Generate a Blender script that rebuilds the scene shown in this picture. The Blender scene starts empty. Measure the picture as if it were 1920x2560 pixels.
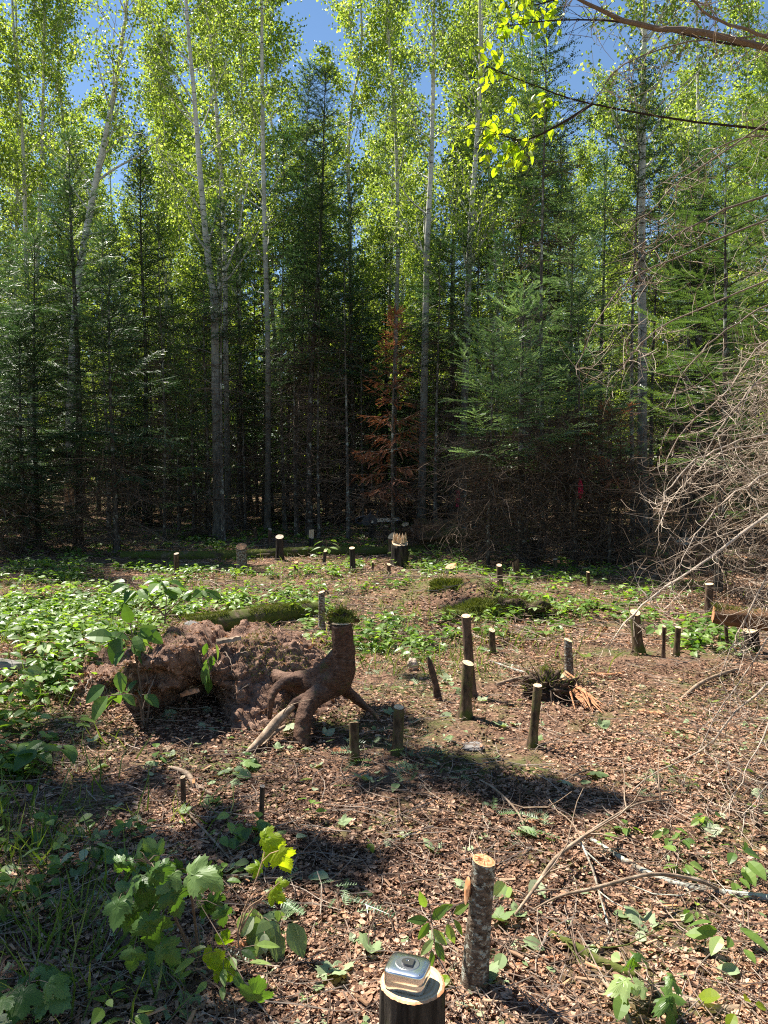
import bpy, math, random
import numpy as np
from math import radians as R
sc = bpy.context.scene
# ------------------------------------------------------------------ camera, sky, sun, exposure
F, CX, CY, HOR, EYE = 1923.0, 960.0, 1280.0, 1180.0, 1.35      # photo pixels (1920x2560)
PITCH = math.atan((CY - HOR) / F)
cam = bpy.data.cameras.new('camera'); cam_o = bpy.data.objects.new('camera', cam); sc.collection.objects.link(cam_o)
cam.sensor_fit = 'VERTICAL'; cam.sensor_height = 34.6; cam.lens = 34.6 * F / 2560; cam.clip_start = 0.05; cam.clip_end = 800
cam_o.location = (0, 0, EYE); cam_o.rotation_euler = (math.pi / 2 - PITCH, 0, 0); sc.camera = cam_o
SUN_EL, SUN_AZ = R(56), R(50)                                    # azimuth measured left of the view direction
SUN = np.array([-math.cos(SUN_EL) * math.sin(SUN_AZ), math.cos(SUN_EL) * math.cos(SUN_AZ), math.sin(SUN_EL)])
w = bpy.data.worlds.new('World'); sc.world = w; w.use_nodes = True
sky = w.node_tree.nodes.new('ShaderNodeTexSky'); sky.sky_type = 'NISHITA'; sky.sun_disc = False
sky.sun_elevation = SUN_EL; sky.sun_rotation = -SUN_AZ; sky.air_density = 1.0; sky.dust_density = 0.0; sky.ozone_density = 0.3
bg = w.node_tree.nodes['Background']; bg.inputs[1].default_value = 0.06
hs = w.node_tree.nodes.new('ShaderNodeHueSaturation'); hs.inputs['Saturation'].default_value = 1.12; w.node_tree.links.new(sky.outputs[0], hs.inputs['Color']); w.node_tree.links.new(hs.outputs[0], bg.inputs[0])
sl = bpy.data.lights.new('sun', 'SUN'); sl.energy = 5.0; sl.angle = R(0.5); sl.color = (1, 0.94, 0.84)
so = bpy.data.objects.new('sun', sl); sc.collection.objects.link(so)
from mathutils import Vector, Matrix
so.rotation_euler = Vector(-SUN).to_track_quat('-Z', 'Y').to_euler()
sc.view_settings.view_transform = 'Standard'; sc.view_settings.look = 'None'; sc.view_settings.gamma = 1; sc.view_settings.exposure = 1.4
sc.cycles.max_bounces = 5; sc.cycles.diffuse_bounces = 2; sc.cycles.glossy_bounces = 3; sc.cycles.transmission_bounces = 4
sc.cycles.use_denoising = False; sc.cycles.filter_width = 1.1
sc.cycles.caustics_reflective = False; sc.cycles.caustics_refractive = False

rng = np.random.default_rng(7); random.seed(7)
# ------------------------------------------------------------------ pixel <-> world
cp, sp_ = math.cos(PITCH), math.sin(PITCH)
def ray(px, py):
    u = (px - CX) / F; v = -(py - CY) / F
    return np.array([u, cp + v * sp_, -sp_ + v * cp])
def at(px, py, Y):
    d = ray(px, py); return np.array([0, 0, EYE]) + d * (Y / d[1])
def proj(P):
    P = np.asarray(P, float); q = P - np.array([0, 0, EYE])
    f = q[..., 1] * cp - q[..., 2] * sp_; up = q[..., 1] * sp_ + q[..., 2] * cp
    f = np.where(np.abs(f) < 1e-6, 1e-6, f)
    return CX + F * q[..., 0] / f, CY - F * up / f, f
def hsh(ix, iy, s):
    n = (ix.astype(np.int64) * 374761393 + iy.astype(np.int64) * 668265263 + s * 1442695041) & 0x7fffffff
    n = ((n ^ (n >> 13)) * 1274126177) & 0x7fffffff
    return ((n ^ (n >> 16)) & 0xffff) / 65535.0
def vn(x, y, s=0):
    x = np.asarray(x, float); y = np.asarray(y, float)
    ix = np.floor(x); iy = np.floor(y); fx = x - ix; fy = y - iy
    fx = fx * fx * (3 - 2 * fx); fy = fy * fy * (3 - 2 * fy)
    a = hsh(ix, iy, s); b = hsh(ix + 1, iy, s); c = hsh(ix, iy + 1, s); d = hsh(ix + 1, iy + 1, s)
    return (a * (1 - fx) + b * fx) * (1 - fy) + (c * (1 - fx) + d * fx) * fy - 0.5
def fbm(x, y, s=0, o=4):
    t = 0; a = 1; f = 1
    for k in range(o): t = t + a * vn(np.asarray(x) * f, np.asarray(y) * f, s + k); a *= .5; f *= 2.03
    return t
def T(x, y):
    x = np.asarray(x, float); y = np.asarray(y, float)
    z = 0.10 * fbm(x * .45, y * .45, 3, 3) + 0.012 * fbm(x * 3, y * 3, 9, 2)
    z = z * np.clip((np.hypot(x, y) - .5) / 4, .25, 1)
    left = np.exp(-((x + 2.6) / 1.1) ** 2 - ((y - 5.0) / 1.3) ** 2) * .22
    hump = np.exp(-((x - .85) / .5) ** 2 - ((y - 8.3) / .6) ** 2) * .26 + np.exp(-((x - .75) / .7) ** 2 - ((y - 14.2) / .7) ** 2) * .3
    return z + left + hump + 0.004 * np.clip(y - 14, 0, 40)
def G(px, py, dz=0):
    d = ray(px, py); t = -EYE / d[2] if d[2] < -1e-4 else 60
    for _ in range(12):
        p = np.array([0, 0, EYE]) + d * t
        t = t + (p[2] - float(T(p[0], p[1])) - dz) / -d[2] * .8
    p = np.array([0, 0, EYE]) + d * t
    return p
# ------------------------------------------------------------------ mesh building
class MB:
    def __init__(s): s.v = []; s.f = {}; s.n = 0; s.r = []
    def add(s, V, Fs, rnd=None):
        V = np.asarray(V, np.float32).reshape(-1, 3)
        if not isinstance(Fs, (list, tuple)): Fs = [Fs]
        for f in Fs:
            f = np.asarray(f, np.int32)
            if f.size: s.f.setdefault(f.shape[1], []).append(f + s.n)
        s.v.append(V); s.n += len(V)
        r = np.zeros(len(V), np.float32) if rnd is None else np.broadcast_to(np.asarray(rnd, np.float32), (len(V),)) if np.ndim(rnd) == 0 else np.asarray(rnd, np.float32)
        s.r.append(r); return s
    def build(s, name, mat, parent=None, smooth=False):
        me = bpy.data.meshes.new(name)
        V = np.concatenate(s.v) if s.v else np.zeros((0, 3), np.float32)
        me.vertices.add(len(V)); me.vertices.foreach_set('co', V.ravel())
        idx = []; tot = []
        for k in sorted(s.f):
            a = np.concatenate(s.f[k]); idx.append(a.ravel()); tot.append(np.full(len(a), k, np.int32))
        if idx:
            idx = np.concatenate(idx).astype(np.int32); tot = np.concatenate(tot)
            me.loops.add(len(idx)); me.loops.foreach_set('vertex_index', idx)
            st = np.concatenate([[0], np.cumsum(tot)[:-1]]).astype(np.int32)
            me.polygons.add(len(tot)); me.polygons.foreach_set('loop_start', st)
            me.polygons.foreach_set('use_smooth', np.full(len(tot), smooth))
        me.update(calc_edges=True)
        a = me.attributes.new('rnd', 'FLOAT', 'POINT'); a.data.foreach_set('value', np.concatenate(s.r))
        if mat: me.materials.append(mat)
        o = bpy.data.objects.new(name, me); sc.collection.objects.link(o)
        if parent: o.parent = parent
        return o
def nrm(a): return a / np.maximum(np.linalg.norm(a, axis=-1, keepdims=True), 1e-9)
def tubes(paths, rad, k=5, rnd=None, cap=False, rough=0):
    """paths M,N,3; rad M,N -> V, [quads(, caps)], rnd"""
    P = np.asarray(paths, float); M, N, _ = P.shape; rad = np.broadcast_to(rad, (M, N))
    t = nrm(np.gradient(P, axis=1)); m = nrm(t.mean(1))
    ref = np.where(np.abs(m[:, 2:3]) > .8, np.array([[1., .1, 0]]), np.array([[0.05, .1, 1.]]))
    n1 = nrm(np.cross(t, ref[:, None, :])); n2 = np.cross(t, n1)
    a = np.arange(k) * 2 * np.pi / k
    rr = rad[:, :, None, None] * (1 + (rough * (np.random.default_rng(N * k).random((M, N, k, 1)) - .5) if rough else 0))
    V = P[:, :, None, :] + rr * (np.cos(a)[None, None, :, None] * n1[:, :, None, :] + np.sin(a)[None, None, :, None] * n2[:, :, None, :])
    i = np.arange(N - 1)[:, None] * k + np.arange(k)[None]; j = np.arange(N - 1)[:, None] * k + (np.arange(k)[None] + 1) % k
    q = np.stack([i, j, j + k, i + k], -1).reshape(-1, 4)
    Q = (q[None] + (np.arange(M) * N * k)[:, None, None]).reshape(-1, 4)
    Fs = [Q]
    if cap:
        c = np.arange(M)[:, None] * N * k + (N - 1) * k + np.arange(k)[None]; Fs.append(c)
        c = np.arange(M)[:, None] * N * k + np.arange(k)[None][:, ::-1]; Fs.append(c)
    r = np.zeros(M) if rnd is None else np.broadcast_to(rnd, (M,))
    return V.reshape(-1, 3), Fs, np.repeat(r, N * k)
def spread(tv, tf, pos, rot, scl, rnd=None):
    """template instanced by numpy; rot M,3,3 with COLUMNS = local axes"""
    tv = np.asarray(tv, float); M = len(pos); n = len(tv)
    s = np.asarray(scl, float).reshape(M, -1)[:, None, :]
    V = np.einsum('mij,mnj->mni', rot, tv[None] * s) + np.asarray(pos)[:, None, :]
    Fs = [(np.asarray(f)[None] + (np.arange(M) * n)[:, None, None]).reshape(-1, np.asarray(f).shape[1]) for f in tf]
    r = rng.random(M) if rnd is None else np.broadcast_to(rnd, (M,))
    return V.reshape(-1, 3), Fs, np.repeat(r, n)
def frame(x, up):
    x = nrm(x); z = nrm(up - (up * x).sum(-1, keepdims=True) * x); y = np.cross(z, x)
    return np.stack([x, y, z], -1)
def rdir(M, r=None): return nrm((r or rng).normal(size=(M, 3)))
def grow(p0, d0, L, N, bend, wob, r=None):
    r = r or rng; M = len(p0); L = np.broadcast_to(L, (M,)); P = np.zeros((M, N, 3)); P[:, 0] = p0
    d = nrm(np.asarray(d0, float)); bend = np.broadcast_to(bend, (M, 3)); st = (L / (N - 1))[:, None]
    for i in range(1, N):
        d = nrm(d + bend * (1.0 / (N - 1)) + r.normal(size=(M, 3)) * wob); P[:, i] = P[:, i - 1] + d * st
    return P
def sample(paths, n, lo=.1, hi=1., r=None):
    """n points per path -> pos, tangent, fraction, path index"""
    r = r or rng; M, N, _ = paths.shape; f = lo + (hi - lo) * r.random((M, n)); g = f * (N - 1); i = np.minimum(g.astype(int), N - 2); u = (g - i)[..., None]
    m = np.arange(M)[:, None]; a = paths[m, i]; b = paths[m, i + 1]
    return (a + (b - a) * u).reshape(-1, 3), nrm((b - a).reshape(-1, 3)), f.ravel(), np.repeat(np.arange(M), n)
def poly(pts, n):
    """smooth resample of a polyline"""
    P = np.asarray(pts, float); t = np.linspace(0, len(P) - 1, n); i = np.clip(t.astype(int), 0, len(P) - 2); u = (t - i)[:, None]
    p0 = P[np.maximum(i - 1, 0)]; p1 = P[i]; p2 = P[i + 1]; p3 = P[np.minimum(i + 2, len(P) - 1)]
    return .5 * (2 * p1 + (p2 - p0) * u + (2 * p0 - 5 * p1 + 4 * p2 - p3) * u ** 2 + (3 * p1 - p0 - 3 * p2 + p3) * u ** 3)
# ------------------------------------------------------------------ things, labels
def tag(o, label=None, cat=None, group=None, kind=None):
    if label: o['label'] = label
    if cat: o['category'] = cat
    if group: o['group'] = group
    if kind: o['kind'] = kind
    return o
def thing(name, label, cat, loc=(0, 0, 0), group=None):
    o = bpy.data.objects.new(name, None); sc.collection.objects.link(o); o.location = tuple(float(c) for c in loc); o.empty_display_size = .1
    return tag(o, label, cat, group)
def dup(root, loc, rz, s, label, group):
    c = root.copy(); sc.collection.objects.link(c); c.location = tuple(float(v) for v in loc); c.rotation_euler = (0, 0, rz); c.scale = (s, s, s)
    c['label'] = label; c['group'] = group
    for ch in root.children:
        d = ch.copy(); sc.collection.objects.link(d); d.parent = c
    return c
# ------------------------------------------------------------------ materials
def mat_new(name):
    m = bpy.data.materials.new(name); m.use_nodes = True; nt = m.node_tree
    return m, nt, nt.nodes['Principled BSDF'], nt.nodes['Material Output']
def nd(nt, t, **kw):
    n = nt.nodes.new(t)
    for k, v in kw.items(): setattr(n, k, v)
    return n
def ramp(nt, fac, stops, interp='LINEAR'):
    n = nt.nodes.new('ShaderNodeValToRGB'); cr = n.color_ramp; cr.interpolation = interp
    while len(cr.elements) < len(stops): cr.elements.new(.5)
    for e, (p, c) in zip(cr.elements, stops): e.position = p; e.color = (*c, 1) if len(c) == 3 else c
    nt.links.new(fac, n.inputs[0]); return n.outputs[0]
def noise(nt, scale, detail=6, rough=.6, vec=None, stretch=None, dist=0, coord='Object'):
    tc = nd(nt, 'ShaderNodeTexCoord'); v = tc.outputs[coord]
    if stretch:
        mp = nd(nt, 'ShaderNodeMapping'); mp.inputs['Scale'].default_value = stretch; nt.links.new(v, mp.inputs[0]); v = mp.outputs[0]
    n = nd(nt, 'ShaderNodeTexNoise'); n.inputs['Scale'].default_value = scale; n.inputs['Detail'].default_value = detail
    n.inputs['Roughness'].default_value = rough; n.inputs['Distortion'].default_value = dist; nt.links.new(v, n.inputs['Vector']); return n.outputs[0]
def attr(nt): a = nd(nt, 'ShaderNodeAttribute', attribute_name='rnd'); return a.outputs['Fac']
def mix(nt, f, a, b, bt='MIX'):
    n = nd(nt, 'ShaderNodeMix', data_type='RGBA', blend_type=bt)
    for s, v in ((n.inputs[0], f), (n.inputs[6], a), (n.inputs[7], b)):
        if hasattr(v, 'links'): nt.links.new(v, s)
        else: s.default_value = v if isinstance(v, (int, float)) else (*v, 1)
    return n.outputs[2]
def bump(nt, p, h, strength=.6, dist=.01):
    b = nd(nt, 'ShaderNodeBump'); b.inputs['Strength'].default_value = strength; b.inputs['Distance'].default_value = dist
    nt.links.new(h, b.inputs['Height']); nt.links.new(b.outputs[0], p.inputs['Normal'])
def m_leaf(name, stops, trans=.45, tcol=(1.25, 1.3, .5), rough=.45, spec=.35):
    m, nt, p, out = mat_new(name); c = ramp(nt, attr(nt), stops)
    nt.links.new(c, p.inputs['Base Color']); p.inputs['Roughness'].default_value = rough; p.inputs['Specular IOR Level'].default_value = spec
    t = nd(nt, 'ShaderNodeBsdfTranslucent'); tc = mix(nt, 1.0, c, tcol, 'MULTIPLY'); nt.links.new(tc, t.inputs[0])
    x = nd(nt, 'ShaderNodeMixShader'); x.inputs[0].default_value = trans
    nt.links.new(p.outputs[0], x.inputs[1]); nt.links.new(t.outputs[0], x.inputs[2]); nt.links.new(x.outputs[0], out.inputs[0]); return m
def m_bark(name, dark, light, scale=14, stretch=(1, 1, .25), moss=0, lichen=0, lo=.38, hi=.66, bd=.012, ls=9):
    m, nt, p, out = mat_new(name); n = noise(nt, scale, 8, .65, stretch=stretch); c = ramp(nt, n, [(lo, dark), (hi, light)])
    if lichen:
        l = ramp(nt, noise(nt, ls, 6, .72, stretch=(1, 1, 1.5) if ls > 20 else None), [(.60 - .1 * lichen, (0, 0, 0)), (.66 - .1 * lichen, (1, 1, 1))]); c = mix(nt, l, c, (.42, .43, .36))
    if moss:
        l = ramp(nt, noise(nt, 7, 6, .7, stretch=(1, 1, .6)), [(.62 - .16 * moss, (0, 0, 0)), (.74 - .16 * moss, (1, 1, 1))]); c = mix(nt, l, c, (.085, .10, .022))
    nt.links.new(c, p.inputs['Base Color']); p.inputs['Roughness'].default_value = .9; p.inputs['Specular IOR Level'].default_value = .15
    bump(nt, p, n, .9, bd); return m
def m_aspen():
    m, nt, p, out = mat_new('aspen_bark')
    a = ramp(nt, noise(nt, 4, 6, .6, stretch=(1, 1, .6)), [(.35, (.40, .40, .35)), (.65, (.72, .71, .64))])
    k = ramp(nt, noise(nt, 7, 4, .7, stretch=(.5, .5, 3.2)), [(.56, (0, 0, 0)), (.64, (1, 1, 1))])      # dark scars
    c = mix(nt, k, a, (.06, .055, .045))
    tc = nd(nt, 'ShaderNodeTexCoord'); s = nd(nt, 'ShaderNodeSeparateXYZ'); nt.links.new(tc.outputs['Object'], s.inputs[0])
    ad = nd(nt, 'ShaderNodeMath', operation='MULTIPLY_ADD'); nt.links.new(noise(nt, 1.2, 5), ad.inputs[0]); ad.inputs[1].default_value = 5; nt.links.new(s.outputs[2], ad.inputs[2])
    dv = nd(nt, 'ShaderNodeMath', operation='DIVIDE'); nt.links.new(ad.outputs[0], dv.inputs[0]); dv.inputs[1].default_value = 10
    low = ramp(nt, dv.outputs[0], [(.42, (1, 1, 1)), (.92, (0, 0, 0))])                                  # rough dark foot of the trunk
    b = ramp(nt, noise(nt, 14, 8, .7, stretch=(1, 1, .3)), [(.4, (.045, .04, .03)), (.62, (.17, .155, .125))])
    c = mix(nt, low, c, b); nt.links.new(c, p.inputs['Base Color']); p.inputs['Roughness'].default_value = .8
    bump(nt, p, noise(nt, 16, 6, .7, stretch=(1, 1, .4)), .5, .01); return m
def m_cut(name, a, b):
    m, nt, p, out = mat_new(name)
    tc = nd(nt, 'ShaderNodeTexCoord'); wv = nd(nt, 'ShaderNodeTexWave', wave_type='RINGS', rings_direction='Z'); wv.inputs['Scale'].default_value = 26
    wv.inputs['Distortion'].default_value = 2.0; wv.inputs['Detail'].default_value = 3; nt.links.new(tc.outputs['Object'], wv.inputs[0])
    c = ramp(nt, wv.outputs[1], [(.1, a), (.7, b)]); c2 = mix(nt, ramp(nt, noise(nt, 22, 5, .7), [(.35, (0, 0, 0)), (.75, (.8, .8, .8))]), c, tuple(x * .62 for x in a))
    nt.links.new(c2, p.inputs['Base Color']); p.inputs['Roughness'].default_value = .75; bump(nt, p, noise(nt, 60, 4), .3, .003); return m
def m_plain(name, stops, scale=20, rough=.85, bd=.01, bs=.7, det=8, stretch=None, spec=.2, coord='Object'):
    m, nt, p, out = mat_new(name); n = noise(nt, scale, det, .68, stretch=stretch, coord=coord)
    nt.links.new(ramp(nt, n, stops), p.inputs['Base Color']); p.inputs['Roughness'].default_value = rough; p.inputs['Specular IOR Level'].default_value = spec
    bump(nt, p, n, bs, bd); return m
def m_attr(name, stops, rough=.85, spec=.2):
    m, nt, p, out = mat_new(name); c = ramp(nt, attr(nt), stops)
    c = mix(nt, ramp(nt, noise(nt, 40, 5, .7), [(.3, (.45, .45, .45)), (.6, (0, 0, 0))]), c, (.05, .035, .025))
    nt.links.new(c, p.inputs['Base Color']); p.inputs['Roughness'].default_value = rough; p.inputs['Specular IOR Level'].default_value = spec; return m
M = {}
M['soil'] = m_plain('forest_soil', [(.34, (.04, .022, .013)), (.5, (.155, .088, .055)), (.68, (.36, .225, .15))], 60, .95, .012, 1.0, 14)
nt = M['soil'].node_tree; p = nt.nodes['Principled BSDF']; c_ = p.inputs['Base Color'].links[0].from_socket
nt.links.new(mix(nt, ramp(nt, noise(nt, 1.6, 8, .75), [(.47, (0, 0, 0)), (.60, (.85, .85, .85))]), c_, (.085, .105, .028)), p.inputs['Base Color'])   # thin moss
M['mound'] = m_plain('red_brown_soil', [(.3, (.06, .033, .022)), (.5, (.22, .130, .090)), (.72, (.42, .275, .20))], 26, .95, .03, 1.0, 14)
M['litter'] = m_leaf('dead_leaves', [(0, (.06, .030, .018)), (.3, (.21, .115, .070)), (.65, (.46, .275, .175)), (.93, (.66, .46, .33)), (1, (.52, .29, .17))], .18, (1.2, 1, .7), .7, .25)
M['chips'] = m_attr('wood_chips', [(0, (.20, .11, .06)), (.5, (.46, .30, .19)), (1, (.62, .30, .13))])
M['twig'] = m_attr('twigs', [(0, (.08, .055, .04)), (.5, (.24, .17, .125)), (1, (.42, .34, .27))])
M['deadtwig'] = m_attr('bleached_twigs', [(0, (.10, .075, .055)), (.5, (.36, .28, .21)), (1, (.68, .56, .44))])
M['darktwig'] = m_attr('brown_twigs', [(0, (.035, .024, .017)), (.5, (.10, .07, .05)), (1, (.26, .19, .14))])
M['aspenbark'] = m_aspen()
M['aspenleaf'] = m_leaf('aspen_leaves', [(0, (.09, .15, .035)), (.5, (.21, .31, .075)), (.85, (.34, .44, .14)), (1, (.45, .54, .27))], .60, (1.55, 1.45, .50), .4, .4)
M['yellowleaf'] = m_leaf('birch_leaves', [(0, (.20, .33, .03)), (1, (.34, .44, .04))], .66, (1.7, 1.6, .3), .4, .4)
M['mapleleaf'] = m_leaf('maple_leaves', [(0, (.055, .12, .024)), (.6, (.10, .19, .04)), (1, (.20, .30, .10))], .38, (1.5, 1.6, .4), .45, .4)
M['coverleaf'] = m_leaf('undergrowth_leaves', [(0, (.06, .125, .026)), (.5, (.15, .25, .052)), (.85, (.26, .37, .10)), (1, (.38, .48, .22))], .44, (1.5, 1.6, .4), .4, .45)
M['grass'] = m_leaf('grass_blades', [(0, (.07, .12, .02)), (.6, (.15, .22, .05)), (1, (.30, .32, .12))], .4, (1.4, 1.5, .4))
M['fallen'] = m_leaf('wilted_leaves', [(0, (.16, .24, .08)), (.6, (.30, .38, .20)), (1, (.42, .46, .30))], .3, (1.2, 1.3, .5), .6, .3)
M['spruce'] = m_leaf('spruce_needles', [(0, (.020, .046, .020)), (.5, (.062, .115, .052)), (1, (.19, .27, .15))], .28, (1.1, 1.35, .7), .42, .45)
M['fir'] = m_leaf('fir_needles', [(0, (.05, .105, .045)), (.5, (.16, .25, .12)), (1, (.38, .48, .30))], .38, (1.3, 1.45, .7), .33, .6)
M['firgreen'] = m_leaf('green_fir_needles', [(0, (.030, .066, .024)), (.5, (.085, .145, .055)), (1, (.20, .28, .12))], .32, (1.4, 1.5, .5), .4, .45)
M['rust'] = m_leaf('rust_needles', [(0, (.13, .055, .030)), (.5, (.30, .125, .070)), (1, (.50, .26, .16))], .35, (1.3, 1, .7), .7, .2)
M['sprucebark'] = m_bark('spruce_bark', (.035, .028, .022), (.15, .125, .10), 22, (1, 1, .4), lichen=.5)
M['mapbark'] = m_bark('pole_bark', (.06, .05, .04), (.20, .175, .145), 20, (1, 1, .4), lichen=.6)
M['stumpbark'] = m_bark('stump_bark', (.045, .028, .018), (.20, .135, .09), 26, (1, 1, .3), moss=.25)
M['mossbark'] = m_bark('mossy_bark', (.05, .034, .020), (.21, .145, .09), 26, (1, 1, .3), moss=1.0)
M['palebark'] = m_bark('pale_bark', (.05, .035, .024), (.26, .195, .14), 40, (1, 1, 2.0), lichen=.75, moss=.2, ls=42)
M['furrow'] = m_bark('furrowed_bark', (.010, .008, .006), (.085, .070, .055), 30, (1, 1, .12), moss=.45, bd=.02)
M['cut'] = m_cut('cut_wood', (.70, .45, .24), (.86, .66, .43))
M['cutorange'] = m_cut('orange_cut_wood', (.60, .24, .09), (.74, .42, .22))
M['cutgrey'] = m_cut('weathered_cut_wood', (.36, .27, .19), (.55, .45, .34))
M['orangewood'] = m_plain('orange_rotten_wood', [(.3, (.20, .075, .03)), (.55, (.50, .24, .12)), (.75, (.70, .44, .27))], 30, .8, .01, .9, 8, (1, 1, 1))
M['palewood'] = m_plain('bare_weathered_wood', [(.3, (.12, .08, .05)), (.55, (.33, .24, .165)), (.75, (.52, .42, .32))], 22, .8, .008, .9, 8, (1, 1, 1))
M['darkwood'] = m_plain('dark_rotten_wood', [(.3, (.03, .02, .014)), (.6, (.12, .08, .055)), (.8, (.22, .155, .11))], 22, .9, .012, .9)
m, nt, p, out = mat_new('red_brown_bark'); n1_ = noise(nt, 45, 8, .7, stretch=(1, 1, 2.2)); c1_ = ramp(nt, n1_, [(.32, (.045, .022, .014)), (.55, (.15, .080, .050)), (.75, (.27, .17, .12))])
ge = nd(nt, 'ShaderNodeNewGeometry'); sx_ = nd(nt, 'ShaderNodeSeparateXYZ'); nt.links.new(ge.outputs['Normal'], sx_.inputs[0])
mu = nd(nt, 'ShaderNodeMath', operation='MULTIPLY_ADD'); nt.links.new(noise(nt, 18, 6, .75), mu.inputs[0]); mu.inputs[1].default_value = .9; m2_ = nd(nt, 'ShaderNodeMath', operation='MULTIPLY'); m2_.inputs[1].default_value = .45; nt.links.new(sx_.outputs[2], m2_.inputs[0]); nt.links.new(m2_.outputs[0], mu.inputs[2])
c1_ = mix(nt, ramp(nt, mu.outputs[0], [(.55, (0, 0, 0)), (1.0, (.75, .75, .75))]), c1_, (.26, .165, .12))      # loose soil lying on the upper sides
c1_ = mix(nt, ramp(nt, noise(nt, 9, 6, .7), [(.56, (0, 0, 0)), (.66, (.8, .8, .8))]), c1_, (.075, .085, .022))
nt.links.new(c1_, p.inputs['Base Color']); p.inputs['Roughness'].default_value = .85; p.inputs['Specular IOR Level'].default_value = .2; bump(nt, p, n1_, 1.0, .02); M['rootbark'] = m
M['lichenwood'] = m_bark('lichen_wood', (.14, .11, .08), (.36, .31, .24), 24, (1, 1, 1), lichen=1.3)
M['rottenlog'] = m_plain('brown_rotten_log', [(.3, (.05, .026, .014)), (.55, (.20, .105, .055)), (.75, (.38, .24, .14))], 14, .9, .02, 1, 9, (.35, 1, 1.6))
M['mossylog'] = m_bark('mossy_log', (.06, .042, .026), (.24, .18, .12), 14, (.3, 1, 1), moss=1.6)
M['moss'] = m_leaf('moss', [(0, (.045, .065, .012)), (.5, (.11, .135, .025)), (1, (.22, .24, .06))], .25, (1.3, 1.3, .5), .8, .1)
M['mossbase'] = m_plain('moss_cushion', [(.3, (.03, .04, .010)), (.7, (.12, .14, .03))], 30, .95, .02, 1)
M['rock'] = m_plain('grey_stone', [(.3, (.12, .11, .105)), (.7, (.30, .28, .26))], 14, .9, .01, .8)
M['rust_rock'] = m_plain('pale_stone', [(.3, (.28, .20, .14)), (.7, (.50, .40, .32))], 10, .9, .01, .8)
def m_simple(name, col, rough, metal=0, spec=.5):
    m, nt, p, out = mat_new(name); n = noise(nt, 30, 5)
    nt.links.new(ramp(nt, n, [(.3, tuple(c * .8 for c in col)), (.7, col)]), p.inputs['Base Color']); p.inputs['Roughness'].default_value = rough
    p.inputs['Metallic'].default_value = metal; p.inputs['Specular IOR Level'].default_value = spec; return m
M['chrome'] = m_simple('polished_chrome', (.97, .975, .985), .22, 1)
M['chrome2'] = m_simple('brushed_metal', (.50, .50, .52), .32, 1)
M['chromedark'] = m_simple('dark_metal', (.22, .21, .20), .35, 1)
M['plastic'] = m_simple('dark_blue_plastic', (.020, .028, .045), .4)
M['steel'] = m_simple('steel', (.42, .43, .45), .35, .9)
M['ribbon'] = m_leaf('pink_ribbon', [(0, (.80, .035, .13)), (1, (.85, .05, .16))], .4, (1.1, 1, 1), .4, .4)
# ------------------------------------------------------------------ leaf templates (x = along, y = across, z = up)
def t_ovate(w=.42, fold=.10, droop=.18):
    xs = np.array([0, .12, .35, .6, .82, 1.0]); ws = np.array([.0, .55, 1., .9, .5, 0.]) * w * .5
    V = []; 
    for x, ww in zip(xs, ws):
        z = -droop * x * x
        V += [(x, -ww - .0001, z + fold * ww * 2), (x, 0, z), (x, ww + .0001, z + fold * ww * 2)]
    q = []
    for i in range(len(xs) - 1): a = i * 3; q += [(a, a + 3, a + 4, a + 1), (a + 1, a + 4, a + 5, a + 2)]
    return np.array(V), [np.array(q)]
def t_maple(curl=.15):
    pts = [(0, 0), (-.10, .10), (-.12, .20), (-.07, .33), (-.01, .27), (.05, .31), (.09, .42), (.13, .44), (.19, .56), (.23, .50), (.29, .53), (.33, .61), (.38, .53), (.47, .54), (.44, .44), (.47, .38), (.44, .28), (.50, .24), (.55, .31), (.60, .28), (.66, .33), (.67, .24), (.75, .26), (.78, .19), (.86, .18), (.86, .10), (1.02, 0)]
    half = np.array(pts); out = np.vstack([half, half[-2:0:-1] * [1, -1]]); c = np.array([.22, 0]); n = len(out)
    def z(p):
        ang = np.arctan2(p[:, 1], p[:, 0] - .05); rr = np.hypot(p[:, 0] - .1, p[:, 1]); return -curl * 1.9 * rr ** 2 + .07 * rr * np.cos(ang * 5.2) + curl * .25 * np.sin(p[:, 0] * 7 + p[:, 1] * 4)
    V = [np.array([[c[0], c[1], 0]])]
    for f in (.35, .7, 1.0): q = c + (out - c) * f; V.append(np.column_stack([q, z(q)]))
    V = np.vstack(V); i = np.arange(n); j = (i + 1) % n
    return V, [np.stack([0 * i, 1 + j, 1 + i], -1), np.vstack([np.stack([1 + i + k * n, 1 + j + k * n, 1 + j + (k + 1) * n, 1 + i + (k + 1) * n], -1) for k in range(2)])]
def t_kite():   # small aspen leaf
    return np.array([(0, 0, 0), (.45, -.48, .05), (1, 0, -.08), (.45, .48, .05)]), [np.array([(0, 1, 2, 3)])]
def t_round():
    a = np.linspace(0, 2 * np.pi, 8, endpoint=False); V = [(.5, 0, .05)] + [(.5 + .5 * math.cos(t) * (1.08 if abs(t) < .1 else 1), .48 * math.sin(t), -.05 * math.cos(2 * t)) for t in a]
    return np.array(V), [np.array([(0, 1 + i, 1 + (i + 1) % 8) for i in range(8)])]
def t_crumple(seed, n=9):
    r = np.random.default_rng(seed); a = np.linspace(0, 2 * np.pi, n, endpoint=False) + r.normal(size=n) * .12; rad = .5 * (.55 + .6 * r.random(n)); rad[0] *= 1.3
    V = np.stack([rad * np.cos(a) * 1.25, rad * np.sin(a) * .85, (r.random(n) - .3) * .38], -1); V = np.vstack([[0, 0, 0.02], V])
    return V, [np.array([(0, 1 + i, 1 + (i + 1) % n) for i in range(n)])]
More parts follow.
